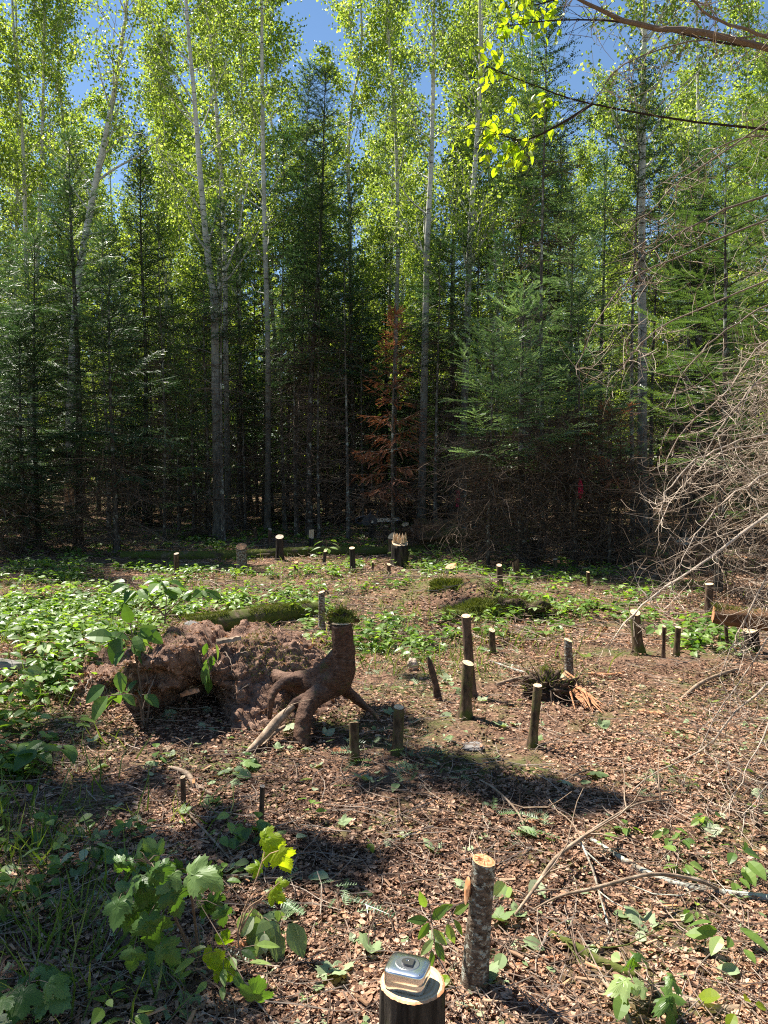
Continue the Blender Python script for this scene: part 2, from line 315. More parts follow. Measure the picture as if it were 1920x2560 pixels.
def t_twiglet(n, ln=.20, wd=.04, seed=1):   # a shoot with needles on both sides, length 1
    r = np.random.default_rng(seed); V = []; f = []
    for i in range(n):
        t = (i + .2) / n
        for s in (-1, 1):
            a = r.normal() * .15; b = len(V); l = ln * (1.15 - .45 * t) * (.8 + .4 * r.random())
            V += [(t, 0, 0), (t + wd, 0, .0), (t + wd * .5 + l * (.55 + a), s * l * .85, l * (r.random() * .7 - .1))]; f.append((b, b + 1, b + 2))
    b = len(V); V += [(0, -.012, .004), (0, .012, .004), (1.05, 0, .004)]; f.append((b, b + 1, b + 2))
    return np.array(V), [np.array(f)]
def t_blade():
    return np.array([(0, -.02, 0), (0, .02, 0), (.45, .018, .03), (.45, -.018, .03), (1, 0, -.18)]), [np.array([(0, 1, 2, 3)]), np.array([(3, 2, 4)])]
OV, MP, KT, RD, BL = t_ovate(), t_maple(), t_kite(), t_round(), t_blade()
OVW = t_ovate(.62, .12, .22)
TWN, TWF = t_twiglet(8, .20, .075, 1), t_twiglet(5, .24, .11, 2)
# ------------------------------------------------------------------ trees
def aspen(name, label, base, path, r0, h0, n_leaf, cr, seed, group='aspens along the far edge of the clearing', bark='aspenbark', leaf='aspenleaf', leafsize=.062, limbs=40, fork=None, loc=None):
    """path: world-space trunk points (first = base). Leaves from height h0 (above base) to the top."""
    r = np.random.default_rng(seed); base = np.asarray(base, float); P = poly(np.asarray(path) - base, 26); N = len(P)
    top = P[-1, 2]; rad = r0 * (1 - .80 * (np.linspace(0, 1, N) ** 1.1)) * (1 + .5 * np.exp(-np.arange(N) * 1.2))
    root = thing(name, label, 'tree', base if loc is None else loc, group); mb = MB(); mb.add(*tubes(P[None], rad[None], 10, rough=.05))
    if fork is not None:
        fp = poly(np.asarray(fork) - base, 14); mb.add(*tubes(fp[None], np.linspace(r0 * .30, .008, 14)[None], 7))
    hs = h0 + (top - h0) * r.random(limbs) ** .85; hs = np.sort(hs)
    idx = np.array([np.argmin(np.abs(P[:, 2] - h)) for h in hs]); f = (hs - h0) / (top - h0)
    p0 = P[idx].copy(); p0[:, 2] = hs; az = r.random(limbs) * 6.283; L = cr * (1.0 - .62 * f) * (.5 + .7 * r.random(limbs)); el = R(25) + R(30) * r.random(limbs) + R(20) * f
    d = np.stack([np.cos(az) * np.cos(el), np.sin(az) * np.cos(el), np.sin(el)], -1)
    B = grow(p0, d, L, 8, np.array([0, 0, .25]), .10, r); mb.add(*tubes(B, (r0 * .26 * (1.1 - f))[:, None] * np.linspace(1, .18, 8)[None], 4))
    q, t, fr, _ = sample(B, 7, .25, 1, r); s = nrm(t + rdir(len(q), r) * .8); Wt = grow(q, s, .25 + .45 * r.random(len(q)), 4, np.array([0, 0, -.2]), .15, r)
    mb.add(*tubes(Wt, np.linspace(.007, .003, 4)[None], 3))
    # old dead stubs on the clean trunk
    k = 9; hh = h0 * (.35 + .65 * r.random(k)); ii = np.array([np.argmin(np.abs(P[:, 2] - h)) for h in hh]); az = r.random(k) * 6.283
    D = grow(P[ii], np.stack([np.cos(az), np.sin(az), .35 + 0 * az], -1), .3 + r.random(k) * .9, 6, np.array([0, 0, .2]), .16, r); mb.add(*tubes(D, np.linspace(.011, .003, 6)[None], 3))
    mb.build('trunk', M[bark], root, True)
    per = max(1, n_leaf // len(Wt)); q, t, fr, _ = sample(Wt, per, .1, 1.0, r); q = q + r.normal(size=q.shape) * .095
    x = nrm(rdir(len(q), r) * .8 + np.array([0, 0, -.55])); rot = frame(x, rdir(len(q), r))
    lb = MB(); lb.add(*spread(*KT, q, rot, leafsize * (.65 + .6 * r.random(len(q))), r.random(len(q)) * .9 + .1 * r.random())); lb.build('crown', M[leaf], root)
    return root
def conifer(name, label, H, W, crown0, seed, mat='spruce', tw=TWF, bark='sprucebark', dens=1., loc=(0, 0, 0), group='spruces at the edge of the wood', dead=60, r0=None, lean=None, step=.27, tipdroop=.25, green=1., twl=.13, profile=.75):
    """H height, W crown radius at the widest, crown0 = fraction of the height where green starts."""
    r = np.random.default_rng(seed); root = thing(name, label, 'tree', loc, group); r0 = r0 or H * .0085
    z = np.linspace(0, H, 22); lean = np.zeros(2) if lean is None else np.asarray(lean)
    P = np.stack([lean[0] * (z / H) ** 1.3 + .03 * np.sin(z * .9 + seed), lean[1] * (z / H) + .03 * np.cos(z * .7 + seed), z], -1)
    mb = MB(); mb.add(*tubes(P[None], (r0 * (1 - .93 * z / H) * (1 + .4 * np.exp(-z * 3)))[None], 9, rough=.06))
    g0 = []; gL = []; gd = []; h = H * crown0
    while h < H - .12:
        f = (h - H * crown0) / (H * (1 - crown0)); L0 = W * (1 - f) ** profile * min(1, .62 + f * 2.2) + .06; n = r.integers(4, 7)
        for k in range(n):
            a = (k + r.random() * .8) / n * 6.283; e = -.18 + f * .75 + r.normal() * .10
            g0.append((np.interp(h, P[:, 2], P[:, 0]), np.interp(h, P[:, 2], P[:, 1]), h + r.normal() * .05)); gL.append(L0 * (.6 + .55 * r.random())); gd.append((math.cos(a) * math.cos(e), math.sin(a) * math.cos(e), math.sin(e)))
        h += step * (.75 + .5 * r.random()) * (1 - .45 * f) / dens
    g0 = np.array(g0); gL = np.array(gL); gd = np.array(gd); B = grow(g0, gd, gL, 7, np.array([0, 0, .28]), .07, r)
    mb.add(*tubes(B, (.004 + .006 * gL)[:, None] * np.linspace(1, .25, 7)[None], 3))
    if dead:
        hh = H * crown0 * (.10 + 1.1 * r.random(dead)); az = r.random(dead) * 6.283; p0 = np.stack([np.interp(hh, P[:, 2], P[:, 0]), np.interp(hh, P[:, 2], P[:, 1]), hh], -1)
        D = grow(p0, np.stack([np.cos(az), np.sin(az), -.25 + .35 * r.random(dead)], -1), W * (.45 + .6 * r.random(dead)), 6, np.array([0, 0, -.25]), .12, r)
        db = MB(); db.add(*tubes(D, np.linspace(.007, .0025, 6)[None], 3, r.random(dead)))
        q, t, fr, _ = sample(D, 9, .15, 1, r); s = nrm(t * .7 + rdir(len(q), r)); E = grow(q, s, .12 + .35 * r.random(len(q)), 4, rdir(len(q), r) * .9, .12, r)
        db.add(*tubes(E, np.linspace(.0036, .0018, 4)[None], 3, r.random(len(q)))); db.build('dead_branches', M['darktwig'], root)
    mb.build('trunk', M[bark], root, True)
    # shoots: side twigs in the plane of each branch, each a chain of needle shoots
    pos = []; dr = []; up = []; sc_ = []
    for b in range(len(B)):
        L = gL[b]; ns = max(3, int(L / .085 * green)); s = np.linspace(.12, 1, ns); g = s * 6; i = np.minimum(g.astype(int), 5); u = (g - i)[:, None]
        p = B[b, i] * (1 - u) + B[b, i + 1] * u; t = nrm(B[b, i + 1] - B[b, i]); side = nrm(np.cross(t, np.array([0, 0, 1.])))
        pos.append(p); dr.append(t); up.append(np.tile([0, 0, 1.], (ns, 1))); sc_.append(np.full(ns, twl))
        for sg in (-1, 1):
            d = nrm(t * .75 + sg * side * .9 + r.normal(size=t.shape) * .08 + np.array([0, 0, -tipdroop * .4])); l = np.minimum(L * .42 * (1.15 - s) + .05, .42) * (.7 + .6 * r.random(ns))
            m = np.ceil(l / twl).astype(int)
            for k in range(int(m.max())):
                w_ = m > k
                if not w_.any(): break
                pos.append(p[w_] + d[w_] * (k * twl * .9)); dr.append(nrm(d[w_] + np.array([0, 0, -tipdroop * k * .35]) + r.normal(size=(w_.sum(), 3)) * .12)); up.append(np.tile([0, 0, 1.], (w_.sum(), 1))); sc_.append(np.full(w_.sum(), twl) * (.8 + .5 * r.random(w_.sum())))
    pos = np.concatenate(pos); dr = np.concatenate(dr); up = np.concatenate(up) + r.normal(size=(len(pos), 3)) * .2; sc_ = np.concatenate(sc_)
    lb = MB(); lb.add(*spread(*tw, pos, frame(dr, up), sc_ * 1.1, np.clip(.5 + r.normal(size=len(pos)) * .22, 0, 1))); lb.build('crown', M[mat], root)
    return root
exec_later = []
def gxy(px, Y):   # ground point in the column of pixel px at depth Y
    x = (px - CX) / F * Y; return np.array([x, Y, float(T(x, Y)) - .03])
def tall(px_pts, Y, extra=5., Ytop=None):
    """trunk points from photo pixels at depth Y, carried on above the frame"""
    b = gxy(px_pts[0][0], Y); pts = [b] + [at(x, y, Y) for x, y in px_pts[1:]]
    e = pts[-1] + (pts[-1] - pts[-2]) / max(1e-3, (pts[-1] - pts[-2])[2]) * extra; e[0] = pts[-1][0] + (e[0] - pts[-1][0]) * .6; pts.append(e); return pts
# --- front aspens, each traced to its own trunk
AS = [
 ([(545, 1350), (540, 1000), (535, 760), (520, 640), (500, 430), (485, 230), (465, 0)], 15.3, .092, 4.6, 'grey aspen, its pale trunk forking halfway up, left of the slim spruce', [(536, 740), (560, 690), (595, 590), (606, 520), (640, 370)]),
 ([(570, 1340), (565, 900), (560, 560), (545, 330), (530, 130), (515, 0)], 17.2, .066, 5.2, 'straight aspen close behind the forked grey aspen', None),
 ([(668, 1330), (670, 900), (660, 500), (655, 150), (655, 0)], 16.4, .066, 4.8, 'slim bright aspen standing bolt upright between the forked aspen and the tall spruce', None),
 ([(603, 1325), (600, 700), (605, 250), (600, 0)], 19.5, .045, 5.5, 'very thin aspen pole between two front aspens, mossy low down', None),
 ([(1052, 1320), (1062, 900), (1068, 620), (1080, 350), (1085, 0)], 16.6, .088, 5.0, 'tall white-topped aspen behind the splintered stump', None),
 ([(985, 1310), (988, 900), (995, 600), (988, 300), (972, 100), (968, 0)], 19.8, .066, 5.5, 'aspen standing just behind the rust red dead fir', None),
 ([(1150, 1325), (1165, 900), (1175, 600), (1190, 380), (1200, 200), (1200, 0)], 16.8, .083, 4.8, 'aspen with a pink ribbon tied round its dark foot', None),
 ([(1228, 1300), (1245, 900), (1235, 600), (1212, 300), (1205, 0)], 18.6, .040, 5.4, 'spindly curved aspen right of the ribboned aspen', None),
 ([(1607, 1362), (1606, 900), (1605, 500), (1612, 0)], 14.2, .096, 5.6, 'stout white aspen trunk just behind the dead twigs on the right', None),
 ([(172, 1320), (178, 1000), (190, 760), (212, 600), (245, 430), (282, 250), (308, 80), (318, 0)], 17.0, .10, 5.4, 'leaning pale aspen bending right, bark stripped off its foot', [(232, 460), (290, 420), (360, 380), (410, 330)]),
 ([(85, 1330), (88, 1000), (92, 700), (104, 400), (112, 0)], 20, .075, 5.8, 'upright aspen at far left, next to the leaning pale aspen', None),
 ([(32, 1330), (36, 900), (44, 400), (40, 0)], 22, .06, 6.0, 'leftmost thin aspen, cut by the left edge of the photo', None),
 ([(1345, 1320), (1342, 900), (1335, 500), (1330, 0)], 21, .055, 6, 'aspen rising behind the broad blue-green fir', None),
 ([(1745, 1330), (1750, 900), (1748, 500), (1742, 0)], 17.5, .06, 6, 'aspen half hidden by the dead spruce twigs near the right edge', None),
]
for i, (pp, Y, r0, h0, lab, fk) in enumerate(AS):
    pts = tall(pp, Y, 4.2); aspen('aspen_tree', lab, pts[0], pts, r0, h0, 7600, 2.0, 100 + i, fork=None if fk is None else [at(x, y, Y) for x, y in fk])
la = [o for o in sc.objects if o.get('label', '').startswith('leaning pale aspen')][0]
zz = np.linspace(.15, 1.15, 14); aa = np.linspace(-2.6, -.4, 12); Zg, Ag = np.meshgrid(zz, aa, indexing='ij'); rr_ = .118 + .012 * np.sin(Ag * 5 + Zg * 6); tr_ = poly(np.array(tall(AS[9][0], AS[9][1], 4.2)) - np.array(la.location), 60); cx_ = np.interp(Zg, tr_[:, 2], tr_[:, 0]); cy_ = np.interp(Zg, tr_[:, 2], tr_[:, 1])
ii, jj = np.meshgrid(np.arange(13), np.arange(11), indexing='ij'); a = ii * 12 + jj
MB().add(np.stack([cx_ + rr_ * np.cos(Ag), cy_ + rr_ * np.sin(Ag), Zg + .05 * np.sin(Ag * 4)], -1).reshape(-1, 3), np.stack([a, a + 1, a + 13, a + 12], -1).reshape(-1, 4)).build('stripped_wood', M['cutorange'], la)
# --- back aspens: five kinds, copied
def bproto(seed, H, lean):
    z = np.linspace(0, H, 7); r = np.random.default_rng(seed); pts = np.stack([lean * z / H + r.normal(size=7) * .10, r.normal(size=7) * .10, z], -1); pts[0] = 0
    return aspen('aspen_tree', 'x', (0, 0, 0), pts, H * .0052, H * .20, 12000, 2.2, seed, limbs=60, leafsize=.074, group='aspens deeper in the wood')
PR = [bproto(300 + k, h, l) for k, (h, l) in enumerate([(13.5, .4), (15, -.5), (12.5, .9), (14, -.2), (11.5, -.8)])]
LBA = 'slender aspen deep in the sunlit wood behind the front row of trees'
r = np.random.default_rng(11); spots = []; tries = 0
while len(spots) < 100 and tries < 6000:
    tries += 1
    Y = 19 + 26 * r.random() ** 1.1; px = -500 + 2920 * r.random(); p = gxy(px, Y)
    if 690 < px < 830 and Y < 42 and r.random() < .8: continue
    if all((p[0] - q[0]) ** 2 + (p[1] - q[1]) ** 2 > 1.6 for q in spots): spots.append(p)
for i, p in enumerate(spots):
    o = PR[i % 5]
    if i < 5: o.location = p; o.rotation_euler.z = i; o['label'] = LBA
    else: dup(o, p, r.random() * 6.28, .85 + .35 * r.random(), LBA, 'aspens deeper in the wood')
# --- conifers placed one by one
def con(px, Y, top_py, W, c0, seed, label, **k):
    b = gxy(px, Y); H = at(px, top_py, Y)[2] - b[2]; return conifer(k.pop('name', 'spruce_tree'), label, H, W * 1.12, c0, seed, loc=b, **k)
con(770, 15.6, 175, .92, .36, 21, 'tall slim dark spruce in the middle, its tip against the blue sky', lean=(.42, 0), profile=.62, dead=110, r0=.075, tw=TWN)
con(742, 16.8, 160, .7, .55, 22, 'thinner spruce pressed against the left side of the tall middle spruce', lean=(.35, 0), profile=.6, dead=60, r0=.05)
con(366, 19.5, 330, 1.05, .34, 23, 'dark pointed spruce between the leaning aspen and the forked aspen')
con(196, 13.4, 330, 1.35, .22, 24, 'dark-stemmed spruce at left, foot standing in green undergrowth', r0=.075, tw=TWN)
con(1130, 18.6, 350, 1.15, .30, 25, 'dense dark spruce between the white-topped aspen and the ribboned aspen')
con(1392, 19.5, 330, 1.15, .3, 26, 'dark spruce spire behind the broad blue-green fir')
con(1500, 17.6, 380, 1.2, .3, 27, 'dark spruce spire left of the stout white aspen')
con(1306, 11.4, 700, 1.25, .36, 28, 'blue-green fir with a black wet-looking foot beside a dark stump', mat='fir', tw=TWN, step=.36, name='fir_tree', dead=120, r0=.07, tipdroop=.1)
con(1420, 12.6, 480, 1.25, .33, 29, 'broad blue-green fir, the tallest of the sunlit firs right of centre', mat='fir', tw=TWN, step=.36, name='fir_tree', dead=140, tipdroop=.1)
con(1226, 10.9, 800, 1.05, .46, 30, 'small pale fir with sunlit branches held out over the clearing', mat='fir', tw=TWN, step=.36, name='fir_tree', dead=120, tipdroop=.1)
con(1545, 11.2, 1010, .6, .55, 44, 'thin fir sapling full of dead twigs right of the broad fir', mat='fir', tw=TWN, step=.36, name='fir_tree', dead=90)
con(1440, 11.0, 860, .6, .6, 31, 'fir pole marked with a pink ribbon', mat='fir', tw=TWN, step=.36, name='fir_tree', dead=150, r0=.05)
con(480, 15.8, 820, 1.25, .22, 32, 'light green fir lit from the side, just left of the forked aspen', mat='fir', tw=TWN, step=.36, name='fir_tree', dead=60, tipdroop=.1)
con(285, 12.9, 660, 1.2, .3, 33, 'leafy fir with a thin dark stem at left', mat='spruce', tw=TWN, name='fir_tree', dead=90, r0=.05)
con(95, 13.0, 560, 1.3, .2, 34, 'bushy dark spruce near the left edge with a bent foot', tw=TWN, dead=90)
con(-60, 11.6, 420, 1.3, .18, 35, 'spruce cut off by the left edge of the photo', tw=TWN, dead=80)
con(600, 18.5, 560, 1.0, .25, 36, 'mid green spruce seen between the two front aspens')
con(880, 18.8, 480, 1.1, .25, 37, 'mid green spruce between the tall middle spruce and the rust red fir')
con(1800, 8.4, 330, 1.25, .3, 38, 'bright green fir behind the tangle of dead twigs at right', mat='firgreen', tw=TWN, step=.36, name='fir_tree', dead=90, tipdroop=.15)
con(1960, 9.6, -100, 1.5, .12, 39, 'green fir at the right edge behind the dead spruce', mat='firgreen', tw=TWN, step=.36, name='fir_tree', dead=60)
con(1735, 14.8, 420, 1.15, .3, 40, 'dark fir right of the stout white aspen', mat='spruce', tw=TWN, name='fir_tree', dead=120)
con(985, 13.2, 770, .72, .26, 41, 'dead fir with rust red needles, in the dark middle of the wood', mat='rust', tw=TWN, name='dead_fir', bark='mapbark', dead=50, step=.30, green=1.0, tipdroop=.9, profile=1.0)
con(1530, 10.9, 985, .62, .42, 42, 'dead fir with dull rust brown needles in the shade at right', mat='rust', tw=TWN, name='dead_fir', dead=60, green=.6, tipdroop=.5)
con(1205, 13.6, 1150, .3, .55, 43, 'little dead fir whip with a tuft of orange needles', mat='rust', tw=TWN, name='dead_fir', dead=30, green=.4, tipdroop=.8, r0=.016)
# --- back conifers, copied
CP = [conifer('spruce_tree', 'x', h, wd, c0, 60 + k, group='conifers deeper in the wood', dead=dd, dens=1.35, r0=.045) for k, (h, wd, c0, dd) in enumerate([(6.2, 1.35, .12, 60), (4.8, 1.3, .08, 60), (7.8, 1.25, .2, 90), (4.0, 1.3, .06, 40)])]
PP = [conifer('spruce_pole', 'x', h, .75, .6, 70 + k, group='thin half-dead spruce poles in the dark of the wood', dead=64, bark='mapbark', r0=.036) for k, h in enumerate([6.5, 7.5, 5.2])]
LBC, LBP = 'dense green conifer deep in the wood behind the front row of trees', 'thin half-dead spruce pole bristling with bare twigs in the dark wood'
spots = [gxy(px, Y) for px, Y in ((880, 19.5), (925, 22), (965, 20.5), (1010, 23), (1050, 20), (1100, 22.5), (940, 25), (1030, 26), (820, 21.5), (720, 20.2), (640, 22.5), (1180, 20.6))]; tries = 0
while len(spots) < 54 and tries < 8000:
    tries += 1
    Y = 17.5 + 22 * r.random(); px = -500 + 2920 * r.random(); p = gxy(px, Y)
    if all((p[0] - q[0]) ** 2 + (p[1] - q[1]) ** 2 > 1.2 for q in spots): spots.append(p)
for i, p in enumerate(spots):
    o = CP[i % 4]
    if i < 4: o.location = p; o['label'] = LBC
    else: dup(o, p, r.random() * 6.28, .8 + .4 * r.random(), LBC, 'conifers deeper in the wood')
spots = []; tries = 0
while len(spots) < 90 and tries < 8000:
    tries += 1
    Y = 14.5 + 13 * r.random(); px = -60 + 2050 * r.random(); p = gxy(px, Y)
    if 880 < px < 1090 and Y < 16.5: continue
    if 1200 < px < 1700 and r.random() < .5: p = gxy(px, 11.8 + 5 * r.random())
    if all((p[0] - q[0]) ** 2 + (p[1] - q[1]) ** 2 > .35 for q in spots): spots.append(p)
for i, p in enumerate(spots):
    o = PP[i % 3]
    if i < 3: o.location = p; o['label'] = LBP
    else: dup(o, p, r.random() * 6.28, .75 + .5 * r.random(), LBP, 'thin half-dead spruce poles in the dark of the wood')
# --- far wood, one mass of foliage
n = 60000; th = (r.random(n) - .5) * 2.0; Y = 44 + 16 * r.random(n); x = np.tan(th * .9) * Y; z = r.random(n) ** .9 * 17 * (.8 + .3 * vn(x * .2, Y * .2, 5)); q = np.stack([x, Y, z], -1)
keep = vn(x * .55, z * .55, 8) + vn(x * 1.7, z * 1.7, 9) * .5 > -.22; q = q[keep]
fw = MB().add(*spread(*KT, q, frame(rdir(len(q)), rdir(len(q))), .30 + .25 * rng.random(len(q)))).build('far_wood', M['aspenleaf']); tag(fw, 'mass of far leaves closing the wood behind the trees', 'foliage', kind='stuff')
n = 30000; Y = 42 + 14 * r.random(n); x = (r.random(n) - .5) * 90; z = r.random(n) * 8; q = np.stack([x, Y, z], -1)
fw = MB().add(*spread(*KT, q, frame(rdir(len(q)), rdir(len(q))), .35 + .25 * rng.random(len(q)))).build('far_undergrowth', M['spruce']); tag(fw, 'mass of far dark conifer boughs low in the wood', 'foliage', kind='stuff')
# ------------------------------------------------------------------ ground
def warp(a, b, n, k): t = np.linspace(-1, 1, n); return a + b * np.sinh(t * k) / math.sinh(k)
gx = warp(0, 90, 760, 5.2); gy = warp(3.5, 110, 760, 5.0)
X, Y_ = np.meshgrid(gx, gy, indexing='ij'); near = np.exp(-np.hypot(X, Y_ - 3) / 9)
Z = T(X, Y_) + near * (.030 * fbm(X * 6, Y_ * 6, 31, 4) + .012 * fbm(X * 40, Y_ * 40, 41, 2))
hole = np.exp(-((X + 1.02) / .22) ** 2 - ((Y_ - 4.14) / .16) ** 2) * .16; Z = Z - hole
i, j = np.meshgrid(np.arange(759), np.arange(759), indexing='ij'); a = i * 760 + j
gb = MB().add(np.stack([X, Y_, Z], -1).reshape(-1, 3), np.stack([a, a + 760, a + 761, a + 1], -1).reshape(-1, 4))
g_o = gb.build('ground', M['soil'], None, True); tag(g_o, 'forest floor of brown soil', None, kind='structure')
def wedge(n, y0, y1, wide=1.15, p=1.0):
    Y = np.exp(np.log(y0) + (np.log(y1) - np.log(y0)) * rng.random(n) ** p); x = (rng.random(n) - .5) * (Y * wide + .4); k = rng.random(n) < .25; x = np.where(k, (rng.random(n) - .5) * (Y * wide * 2.6 + 5), x); return x, Y
def region(px, py, lst):
    s = np.zeros_like(px)
    for cx, cy, rx, ry, wt in lst: s = np.maximum(s, wt * np.exp(-(((px - cx) / rx) ** 2 + ((py - cy) / ry) ** 2) ** 1.6))
    return s
GREEN = [(120, 1370, 420, 75, 1), (560, 1370, 240, 45, .75), (90, 1500, 330, 110, 1), (330, 1470, 240, 70, .9), (520, 1510, 140, 50, .9), (60, 1720, 150, 100, .5), (40, 1900, 180, 120, .5), (120, 2060, 190, 130, .5),
 (980, 1350, 250, 45, .5), (1130, 1395, 140, 60, .8), (940, 1430, 130, 45, .45), (1420, 1500, 240, 65, .42), (1230, 1530, 200, 60, .42), (1620, 1560, 110, 45, .28), (1000, 1560, 150, 90, .35), (1750, 1600, 90, 60, .35),
 (180, 2330, 200, 220, .35), (620, 2010, 150, 60, .25), (780, 1500, 120, 40, .5), (700, 1460, 330, 45, .4), (980, 1500, 260, 110, .42), (900, 1620, 120, 60, .35), (1350, 1450, 400, 45, .35), (640, 1700, 60, 30, .2), (1200, 1330, 120, 30, .4)]
SUNNY = [(300, 1480, 500, 120, 1)]
def pile(name, tmpl, n, y0, y1, s0, s1, mat, label, cat, tilt=.45, lift=.008, p=1.0, wide=1.2, sel=None, rr=None, far=0.0):
    x, Y = wedge(n, y0, y1, wide, p); z = T(x, Y) + .005
    if sel is not None:
        ppx, ppy, _ = proj(np.stack([x, Y, z], -1)); k = rng.random(n) < sel(ppx, ppy, x, Y); x, Y, z = x[k], Y[k], z[k]
    m = len(x); mb = MB(); which = rng.integers(0, len(tmpl), m)
    for t in range(len(tmpl)):
        q = which == t; c = int(q.sum())
        pos = np.stack([x[q], Y[q], z[q] + lift * rng.random(c)], -1); a = rng.random(c) * 6.283
        up = nrm(np.stack([rng.normal(size=c) * tilt, rng.normal(size=c) * tilt, np.ones(c)], -1))
        s = (s0 + (s1 - s0) * rng.random(c) ** 1.5) * (1 + far * Y[q] / 8)
        mb.add(*spread(tmpl[t][0], tmpl[t][1], pos, frame(np.stack([np.cos(a), np.sin(a), 0 * a], -1), up), s, rng.random(c) if rr is None else rr(x[q], Y[q], c)))
    return tag(mb.build(name, M[mat]), label, cat, kind='stuff')
CR = [t_crumple(k, 9) for k in range(8)]; CRF = [t_crumple(k, 6) for k in range(4)]
ltone = lambda x, y, c: np.clip(.42 + .55 * fbm(x * 1.1, y * 1.1, 77, 3) + .36 * rng.normal(size=c), 0, 1)
pile('leaf_litter', CR, 380000, .7, 6.5, .004, .025, 'litter', 'dead brown leaves covering the forest floor', 'leaf litter', .36, .016, rr=ltone, sel=lambda px, py, x, y: np.clip(.62 + 1.5 * fbm(x * 1.6, y * 1.6, 121, 4), .12, 1))
pile('far_leaf_litter', CRF, 175000, 6.0, 26, .014, .045, 'litter', 'dead brown leaves farther back on the forest floor', 'leaf litter', .32, .02, rr=ltone, sel=lambda px, py, x, y: np.clip(.65 + 1.5 * fbm(x * 1.2, y * 1.2, 131, 4), .15, 1))
def stick(n): 
    x = np.linspace(0, 1, 4); return tubes(np.stack([x, .08 * np.sin(x * 3 + n), .03 * np.sin(x * 5 + n)], -1)[None], np.full((1, 4), .0085), 4)
SK = [stick(k)[:2] for k in range(4)]
pile('twig_litter', SK, 15000, .8, 7, .05, .24, 'twig', 'thin dead twigs and stems strewn over the litter', 'twigs', .10, .035)
pile('far_twig_litter', SK, 8000, 6, 20, .12, .5, 'twig', 'dead twigs strewn over the farther ground', 'twigs', .10, .06)
box = (np.array([(0, -.1, 0), (1, -.13, 0), (1, .12, 0), (0, .08, 0), (.05, -.07, .06), (.9, -.1, .07), (.95, .08, .06), (.03, .06, .08)]), [np.array([(0, 1, 5, 4), (1, 2, 6, 5), (2, 3, 7, 6), (3, 0, 4, 7), (4, 5, 6, 7)])])
pile('wood_chip_litter', [box], 1300, .8, 8, .015, .06, 'chips', 'pale wood chips and splinters among the leaves', 'wood chips', .3, .03)
pile('green_bits', [OV, CRF[0], RD], 5200, 1.0, 8, .012, .035, 'fallen', 'small torn bits of green leaves on the litter', 'leaf bits', .4, .02, sel=lambda px, py, x, y: np.clip(.4 + 1.8 * fbm(x * .9, y * .9, 141, 3), 0, 1))
# needle sprigs, moss and grass that nobody could count
pile('fir_sprig_litter', [TWN], 9000, 1.2, 9, .05, .12, 'fir', 'cut green fir sprigs lying on the ground', 'fir sprigs', .35, .06, sel=lambda px, py, x, y: region(px, py, [(1030, 1930, 130, 60, 1), (940, 1880, 90, 50, .8), (1640, 1970, 70, 40, .8), (1290, 2080, 110, 40, .7), (1010, 1620, 220, 110, 1), (880, 1590, 150, 100, .9), (1230, 1650, 130, 40, .6), (850, 2260, 90, 60, .7), (700, 2270, 60, 50, .5), (560, 2400, 60, 60, .4)]))
def blades(n, y0, y1, L0, L1, sel, name, label):
    x, Y = wedge(n, y0, y1, 1.25); cl = fbm(x * 5, Y * 5, 55, 2); z = T(x, Y); px, py, _ = proj(np.stack([x, Y, z], -1)); k = (rng.random(n) < sel(px, py)) & (cl > -.05); x, Y, z = x[k], Y[k], z[k]; m = len(x)
    d = nrm(np.stack([rng.normal(size=m) * .55, rng.normal(size=m) * .55, np.ones(m)], -1)); mb = MB().add(*spread(*BL, np.stack([x, Y, z], -1), frame(d, rdir(m)), L0 + (L1 - L0) * rng.random(m)))
    return tag(mb.build(name, M['grass']), label, 'grass', kind='stuff')
blades(75000, 1.6, 12, .05, .20, lambda px, py: region(px, py, [(120, 1560, 320, 120, .9), (60, 1850, 220, 250, .3), (520, 1480, 300, 60, .6), (1050, 1570, 380, 140, .75), (780, 1460, 330, 60, .6), (400, 2060, 160, 60, .12), (1250, 1480, 420, 80, .35), (80, 2250, 300, 330, .28), (430, 2420, 200, 120, .3)]), 'grass', 'thin green grass blades between the leaves')
# low leafy plants
def cover(n, y0, y1, hs, ls, sel, name, label, leafs=(4, 8), tm=OVW):
    x, Y = wedge(n, y0, y1, 1.3); z = T(x, Y); px, py, _ = proj(np.stack([x, Y, z], -1)); k = rng.random(n) < sel(px, py) * np.clip(.5 + 2.4 * fbm(x * 1.5, Y * 1.5, 66, 3), 0, 1); x, Y, z = x[k], Y[k], z[k]; m = len(x)
    mb = MB(); h = hs[0] + (hs[1] - hs[0]) * rng.random(m) ** 1.4; d = nrm(np.stack([rng.normal(size=m) * .22, rng.normal(size=m) * .22, np.ones(m)], -1)); S = grow(np.stack([x, Y, z], -1), d, h, 4, 0, .08)
    mb.add(*tubes(S, np.linspace(.002, .001, 4)[None], 3, .2)); c = rng.integers(leafs[0], leafs[1], m); idx = np.repeat(np.arange(m), c); q = len(idx); u = .45 + .55 * rng.random(q)
    g = u * 3; i = np.minimum(g.astype(int), 2); f = (g - i)[:, None]; p = S[idx, i] * (1 - f) + S[idx, i + 1] * f
    a = rng.random(q) * 6.283; dx = np.stack([np.cos(a), np.sin(a), -.25 + .5 * rng.random(q)], -1); up = np.stack([rng.normal(size=q) * .3, rng.normal(size=q) * .3, np.ones(q)], -1)
    tone = np.repeat(rng.random(m), c) * .6 + .4 * rng.random(q)
    mb.add(*spread(*tm, p + dx * .015, frame(dx, up), ls[0] + (ls[1] - ls[0]) * rng.random(q), tone)); return tag(mb.build(name, M['coverleaf']), label, 'undergrowth', kind='stuff')
